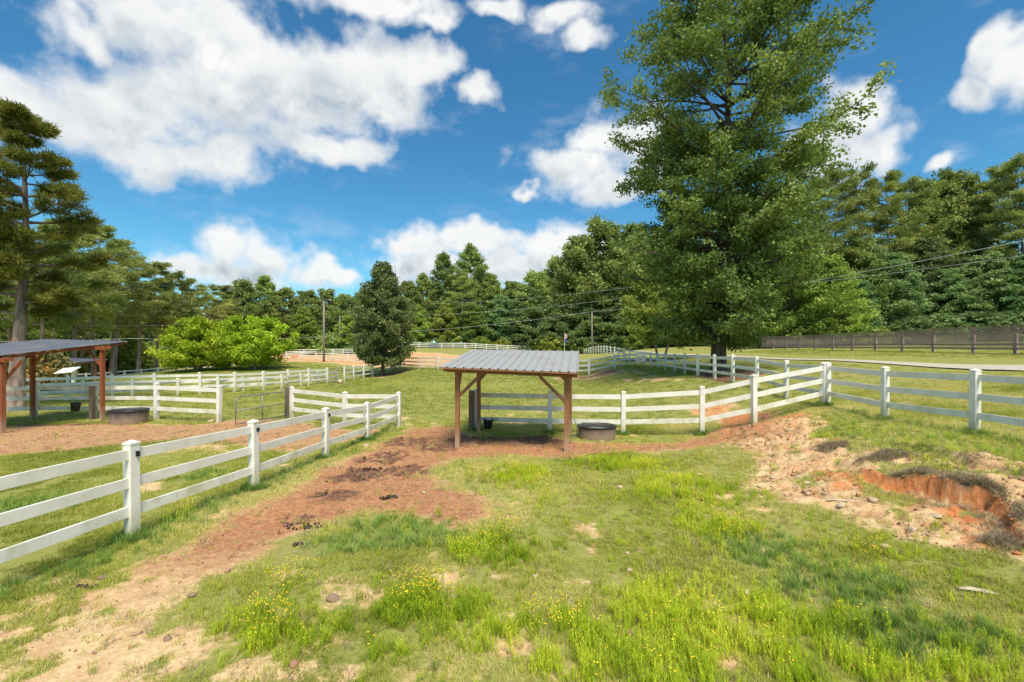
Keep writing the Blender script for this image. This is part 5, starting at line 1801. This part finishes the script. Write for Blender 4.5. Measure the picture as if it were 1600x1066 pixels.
def scatter(name, label, coll, pos, scl, idx, tint, r, tilt=0.12):
    n = len(pos)
    me = bpy.data.meshes.new(name)
    me.vertices.add(n)
    me.vertices.foreach_set('co', np.asarray(pos, np.float32).ravel())
    rot = np.c_[r.normal(size=n) * tilt, r.normal(size=n) * tilt, r.uniform(0, 6.28, n)].astype(np.float32)
    me.attributes.new('rot', 'FLOAT_VECTOR', 'POINT').data.foreach_set('vector', rot.ravel())
    me.attributes.new('scl', 'FLOAT', 'POINT').data.foreach_set('value', np.asarray(scl, np.float32))
    me.attributes.new('idx', 'INT', 'POINT').data.foreach_set('value', np.asarray(idx, np.int32))
    me.attributes.new('tint', 'FLOAT', 'POINT').data.foreach_set('value', np.asarray(tint, np.float32))
    o = link(name, me)
    md = o.modifiers.new('scatter', 'NODES')
    md.node_group = scatter_group(coll)
    tag(o, label, None, None, 'stuff')
    return o


gr = np.random.default_rng(5)


def candidates(n, y0, y1, side=1.22, pad=1.2, power=1.0):
    y = y0 + (y1 - y0) * gr.random(n) ** power
    x = gr.uniform(-1, 1, n) * (y * side + pad)
    return x, y


def ground_z(x, y, m):
    z = height(x, y)
    return z - 0.004


def coll(name):
    return bpy.data.collections.new(name)


def clumped(x, y, s, seed):
    return fbm(x, y, s, 3, seed)


# source tufts
c_short, c_lush, c_weed, c_dry, c_far = coll('short'), coll('lush'), coll('weed'), coll('dry'), coll('far')
for k in range(5):
    V, F = blades(16, gr, 0.03, 0.085, 0.0055, 0.055, 0.75)
    src_object('short_tuft_%d' % k, V, F, M['grass'], c_short)
for k in range(4):
    V, F = blades(26, gr, 0.10, 0.21, 0.0055, 0.06, 0.65, 3)
    src_object('lush_tuft_%d' % k, V, F, M['grass_lush'], c_lush)
for k in range(5):
    V, F, tops = feathery(7, gr, 0.10, 0.24, 0.06)
    if k < 2:
        ex = [flower_geo(t, gr) for t in tops[:3]]
        V2 = np.concatenate([e[0] for e in ex])
        F2 = np.concatenate([e[1] + i * len(ex[0][0]) for i, e in enumerate(ex)])
        src_object('weed_tuft_%d' % k, V, F, M['weed'], c_weed, (V2, F2, M['flower']))
    else:
        src_object('weed_tuft_%d' % k, V, F, M['weed'], c_weed)
for k in range(4):
    V, F = blades(14, gr, 0.03, 0.13, 0.0045, 0.07, 1.1, 2)
    src_object('dry_tuft_%d' % k, V, F, M['straw'], c_dry)
for k in range(4):
    V, F = blades(22, gr, 0.05, 0.13, 0.014, 0.22, 0.6)
    src_object('far_tuft_%d' % k, V, F, M['grass'], c_far)

# short turf over the near ground
x, y = candidates(400000, 2.3, 17.0, power=0.75)
m = masks(x, y)
n2 = clumped(x, y, 2.2, 201)
keep_p = (1 - m['bare'] * 0.97) * np.interp(y, [2, 6, 12, 17], [1.0, 0.9, 0.65, 0.5]) * sm(0.30, 0.62, n2 + 0.06) * (1 - m['cut']) * (1 - 0.6 * m['lush']) * 0.8
k = gr.random(len(x)) < keep_p
x, y, n2 = x[k], y[k], n2[k]
tint = np.clip(fbm(x, y, 0.5, 3, 211) * 1.5 - 0.2 + gr.normal(size=len(x)) * 0.16 + np.where(x < -5.3, -0.2, 0.05), 0, 1)
scl = gr.uniform(0.5, 1.15, len(x)) * np.interp(y, [2, 8, 17], [0.85, 1.0, 1.4]) * (0.75 + n2 * 0.5)
scatter('turf_grass', 'short patchy yellow-green turf over the near paddock', c_short, np.c_[x, y, ground_z(x, y, m)], scl, gr.integers(0, 5, len(x)), tint, gr)

# lush long patches
x, y = candidates(60000, 2.4, 16.0, power=0.8)
_f = np.array([(p[0], p[1]) for p in F1 + F7 + F8 if p[1] < 16])
_k = gr.integers(0, len(_f), 2600)
x = np.r_[x, _f[_k, 0] + gr.normal(size=2600) * 0.13]
y = np.r_[y, _f[_k, 1] + gr.normal(size=2600) * 0.13]
m = masks(x, y)
up = (x > 7.6) & (x < 10.4) & (y > 4) & (y < 13.5)
edge1 = np.exp(-((x + 5.0 - (y - 9) * 0.13) / 0.28) ** 2) * (y > 5)
feet = np.zeros(len(x))
for _p in F1 + F7 + F8:
    feet = np.maximum(feet, 1 - sm(0.10, 0.30, np.hypot(x - _p[0], y - _p[1])))
dens = np.maximum.reduce([m['lush'] * 0.5, up * 0.16, edge1 * 0.30, feet * 0.9]) * (1 - m['bare'] * 0.95) * sm(0.28, 0.55, clumped(x, y, 3.0, 205) + 0.1)
k = gr.random(len(x)) < dens
x, y = x[k], y[k]
tint = np.clip(fbm(x, y, 0.8, 3, 217) * 1.2 - 0.2 + gr.normal(size=len(x)) * 0.15 + (x > 7.4) * 0.5, 0, 1)
scatter('lush_grass', 'long blue-green grass in thick patches', c_lush, np.c_[x, y, height(x, y)], gr.uniform(0.55, 1.2, len(x)), gr.integers(0, 4, len(x)), tint, gr, 0.2)

# feathery weeds
x, y = candidates(130000, 2.3, 15.0, 1.2, 1.0, 0.8)
m = masks(x, y)
wf = blobs_field(x, y, WEEDS)
right = sm(0.5, 3.0, x) * (x < 6.6)
dens = (wf * 0.85 + 0.06 * (x > -3.6) * (x < 6.5) + right * 0.14 * (y < 9)) * (1 - m['bare'] * 0.92) * sm(0.36, 0.62, clumped(x, y, 2.8, 233) + 0.06) * (y < 13.2)
dens = np.maximum(dens, ((x > 7.5) & (x < 9.9) & (y < 13) & (y > 3.5)) * 0.16 * (1 - m['bare'] * 0.9))
dens = dens * np.interp(y, [2, 5, 9, 14], [0.75, 0.9, 0.8, 0.6]) * 0.55 * (1 - 0.7 * m['lush'])
k = gr.random(len(x)) < dens
x, y = x[k], y[k]
wf = wf[k]
fl = gr.random(len(x)) < (0.025 + 0.07 * wf)
idx = np.where(fl, gr.integers(0, 2, len(x)), gr.integers(2, 5, len(x)))
tint = np.clip(fbm(x, y, 0.9, 3, 241) * 1.3 - 0.2 + gr.normal(size=len(x)) * 0.18, 0, 1)
scatter('weed_grass', 'bright feathery weeds dotted with small yellow flowers', c_weed, np.c_[x, y, height(x, y)], gr.uniform(0.5, 1.1, len(x)) * (0.7 + 0.35 * wf), idx, tint, gr, 0.08)

# dry stems on the bank, the root mats and the thin ground
x, y = candidates(90000, 2.3, 15.0, power=0.85)
for _a, _b, _c, _d in MATS:
    x = np.r_[x, _a + gr.uniform(-1, 1, 900) * _c]
    y = np.r_[y, _b + gr.uniform(-1, 1, 900) * _d]
m = masks(x, y)
mt = blobs_field(x, y, [(a, b, c * 1.0, d * 1.0) for a, b, c, d in MATS])
dens = mt * 1.0 + 0.06 * (1 - m['bare']) * (x > -5) + 0.035 * m['bare'] * (1 - m['mud']) + 0.10 * m['clay']
dlip = x - scarp_x(y)
mt = mt * np.where((np.abs(dlip) < 0.9) & (y > 6.4) & (y < 9.5), (dlip > 0.06), 1.0)
dens = (mt * 1.0 + (dens - 1.0 * blobs_field(x, y, MATS)).clip(0)) * (1 - m['cut'])
k = gr.random(len(x)) < dens
x, y, mt = x[k], y[k], mt[k]
scatter('dry_grass', 'dead straw-coloured stems on thin ground and bank', c_dry, np.c_[x, y, height(x, y) + mt * 0.03], gr.uniform(0.5, 1.2, len(x)), gr.integers(0, 4, len(x)), np.clip(gr.random(len(x)) * 0.95 - mt * 0.12, 0, 1), gr, 0.4)

# coarser turf farther off
x, y = candidates(60000, 16.0, 52.0, 1.2, 2.0, 0.7)
m = masks(x, y)
k = gr.random(len(x)) < (1 - m['bare'] * 0.97) * 0.8 * ((x < 19) | (x > 24.5))
x, y = x[k], y[k]
tint = np.clip(fbm(x, y, 0.22, 3, 251) * 1.5 - 0.72 + gr.normal(size=len(x)) * 0.12 + (x > 12) * 0.12, 0, 1)
scatter('pasture_grass', 'cropped green turf of the pasture and lawns', c_far, np.c_[x, y, height(x, y)], gr.uniform(0.5, 1.1, len(x)) * np.where(x > 12, 0.75, 1.0), gr.integers(0, 4, len(x)), tint, gr)

# clumps of yellow wildflowers that stand out singly
clumps = [(815, 738, 1.0, 'largest clump of yellow flowers, below the middle shed'), (750, 752, 0.6, 'small yellow flower clump left of the largest one'), (835, 768, 0.85, 'low yellow flower clump just below the largest one'),
          (740, 868, 0.8, 'yellow flower clump right of the lush green patch'), (790, 842, 0.6, 'thin yellow flower clump above the pale bare patch'), (968, 714, 0.8, 'yellow flower clump below the middle trough'), (1078, 765, 0.95, 'yellow flower clump in tall bright grass below the leaning post'),
          (1100, 815, 0.9, 'tall yellow flower clump left of the blue-green grass'), (1135, 845, 0.6, 'small yellow flower clump at the edge of the blue-green grass'), (860, 790, 0.5, 'sparse yellow flower clump between two larger ones'), (640, 940, 0.55, 'yellow flower clump in thin grass at lower middle'),
          (450, 930, 0.5, 'yellow flower clump at the edge of the sand, lower left'), (860, 985, 0.55, 'yellow flower clump near the bottom centre'), (430, 985, 0.5, 'bushy yellow flower clump near the lower left sand'), (1345, 870, 0.6, 'yellow flower clump in tall grass below the clay wash'),
          (275, 812, 0.6, 'yellow flower clump at the foot of the nearest whole fence post'), (353, 765, 0.5, 'yellow flower clump under the second bay of the path fence'), (985, 676, 0.5, 'yellow flower clump at the foot of the fence post right of the trough'), (675, 940, 0.45, 'leafy yellow flower clump right of another in thin grass'), (1010, 735, 0.6, 'yellow flower clump in bright grass right of the trough')]
for q, (px, py, s, lab) in enumerate(clumps):
    x, y = ray_ground(px, py)
    V, F, tops = feathery(int(46 * s) + 10, gr, 0.16, 0.36, 0.42 * s + 0.05)
    root = empty('wildflower_clump', (x, y, h1(x, y)))
    tag(root, lab, 'wildflowers', 'clumps of yellow wildflowers')
    sm_ = fast_mesh('stems', V, F, M['weed_clump'], [('tint', 'FACE', np.clip(gr.normal(size=len(F)) * 0.2 + 0.5, 0, 1))])
    tag(link('stems', sm_, root), kind='stuff')
    ex = [flower_geo(t + gr.normal(size=3) * 0.025, gr, 0.0105) for t in tops for _ in range(2)]
    V2 = np.concatenate([e[0] for e in ex])
    F2 = np.concatenate([e[1] + i * len(ex[0][0]) for i, e in enumerate(ex)])
    tag(link('flower_heads', fast_mesh('flower_heads', V2, F2, M['flower']), root), kind='stuff')

# crumbs of soil and small gravel lying on the bare ground
c_clod = coll('clod')
for k in range(5):
    me = stone_mesh(40 + k, 0.7)
    me.materials.append(None)
    o = bpy.data.objects.new('clod_%d' % k, me)
    c_clod.objects.link(o)


def clod_mat():
    b = NB('soil_crumbs')
    t = b.attr('tint', 'INSTANCER')
    c = b.mix(b.rng(t, 0.0, 0.5), (0.14, 0.07, 0.045), (0.36, 0.19, 0.11))
    c = b.mix(b.rng(t, 0.5, 0.8), c, (0.56, 0.42, 0.28))
    c = b.mix(b.rng(t, 0.9, 0.95), c, (0.54, 0.21, 0.08))
    n = b.noise(b.coord('Position'), 40, 4)
    return b.out(b.mix(b.math('MULTIPLY', n, 0.5), c, (0.2, 0.13, 0.09)), 0.95, 0, b.bump(n, 0.6, 0.01), 0.1)


_cm2 = clod_mat()
for o in c_clod.objects:
    o.data.materials[0] = _cm2
x, y = candidates(90000, 2.3, 16.5, power=0.85)
m = masks(x, y)
dens = m['bare'] * (0.10 + 0.45 * m['mud'] + 0.40 * m['clay'] + 0.12 * m['brown']) * sm(0.3, 0.6, clumped(x, y, 2.0, 301) + 0.08)
k = gr.random(len(x)) < dens
x, y = x[k], y[k]
mu, cl_, br_ = m['mud'][k], m['clay'][k], m['brown'][k]
tint = np.clip(0.62 - mu * 0.5 - br_ * 0.2 + gr.normal(size=len(x)) * 0.12 + (cl_ > 0.4) * (gr.random(len(x)) < 0.3) * 0.4, 0, 1)
scl = np.exp(gr.normal(size=len(x)) * 0.55) * 0.011 * (1 + 0.5 * mu + 0.5 * cl_)
scatter('soil_crumbs', 'loose crumbs of soil and gravel on the bare ground', c_clod, np.c_[x, y, height(x, y) + scl * 0.2], np.minimum(scl, 0.045), gr.integers(0, 5, len(x)), tint, gr, 0.5)
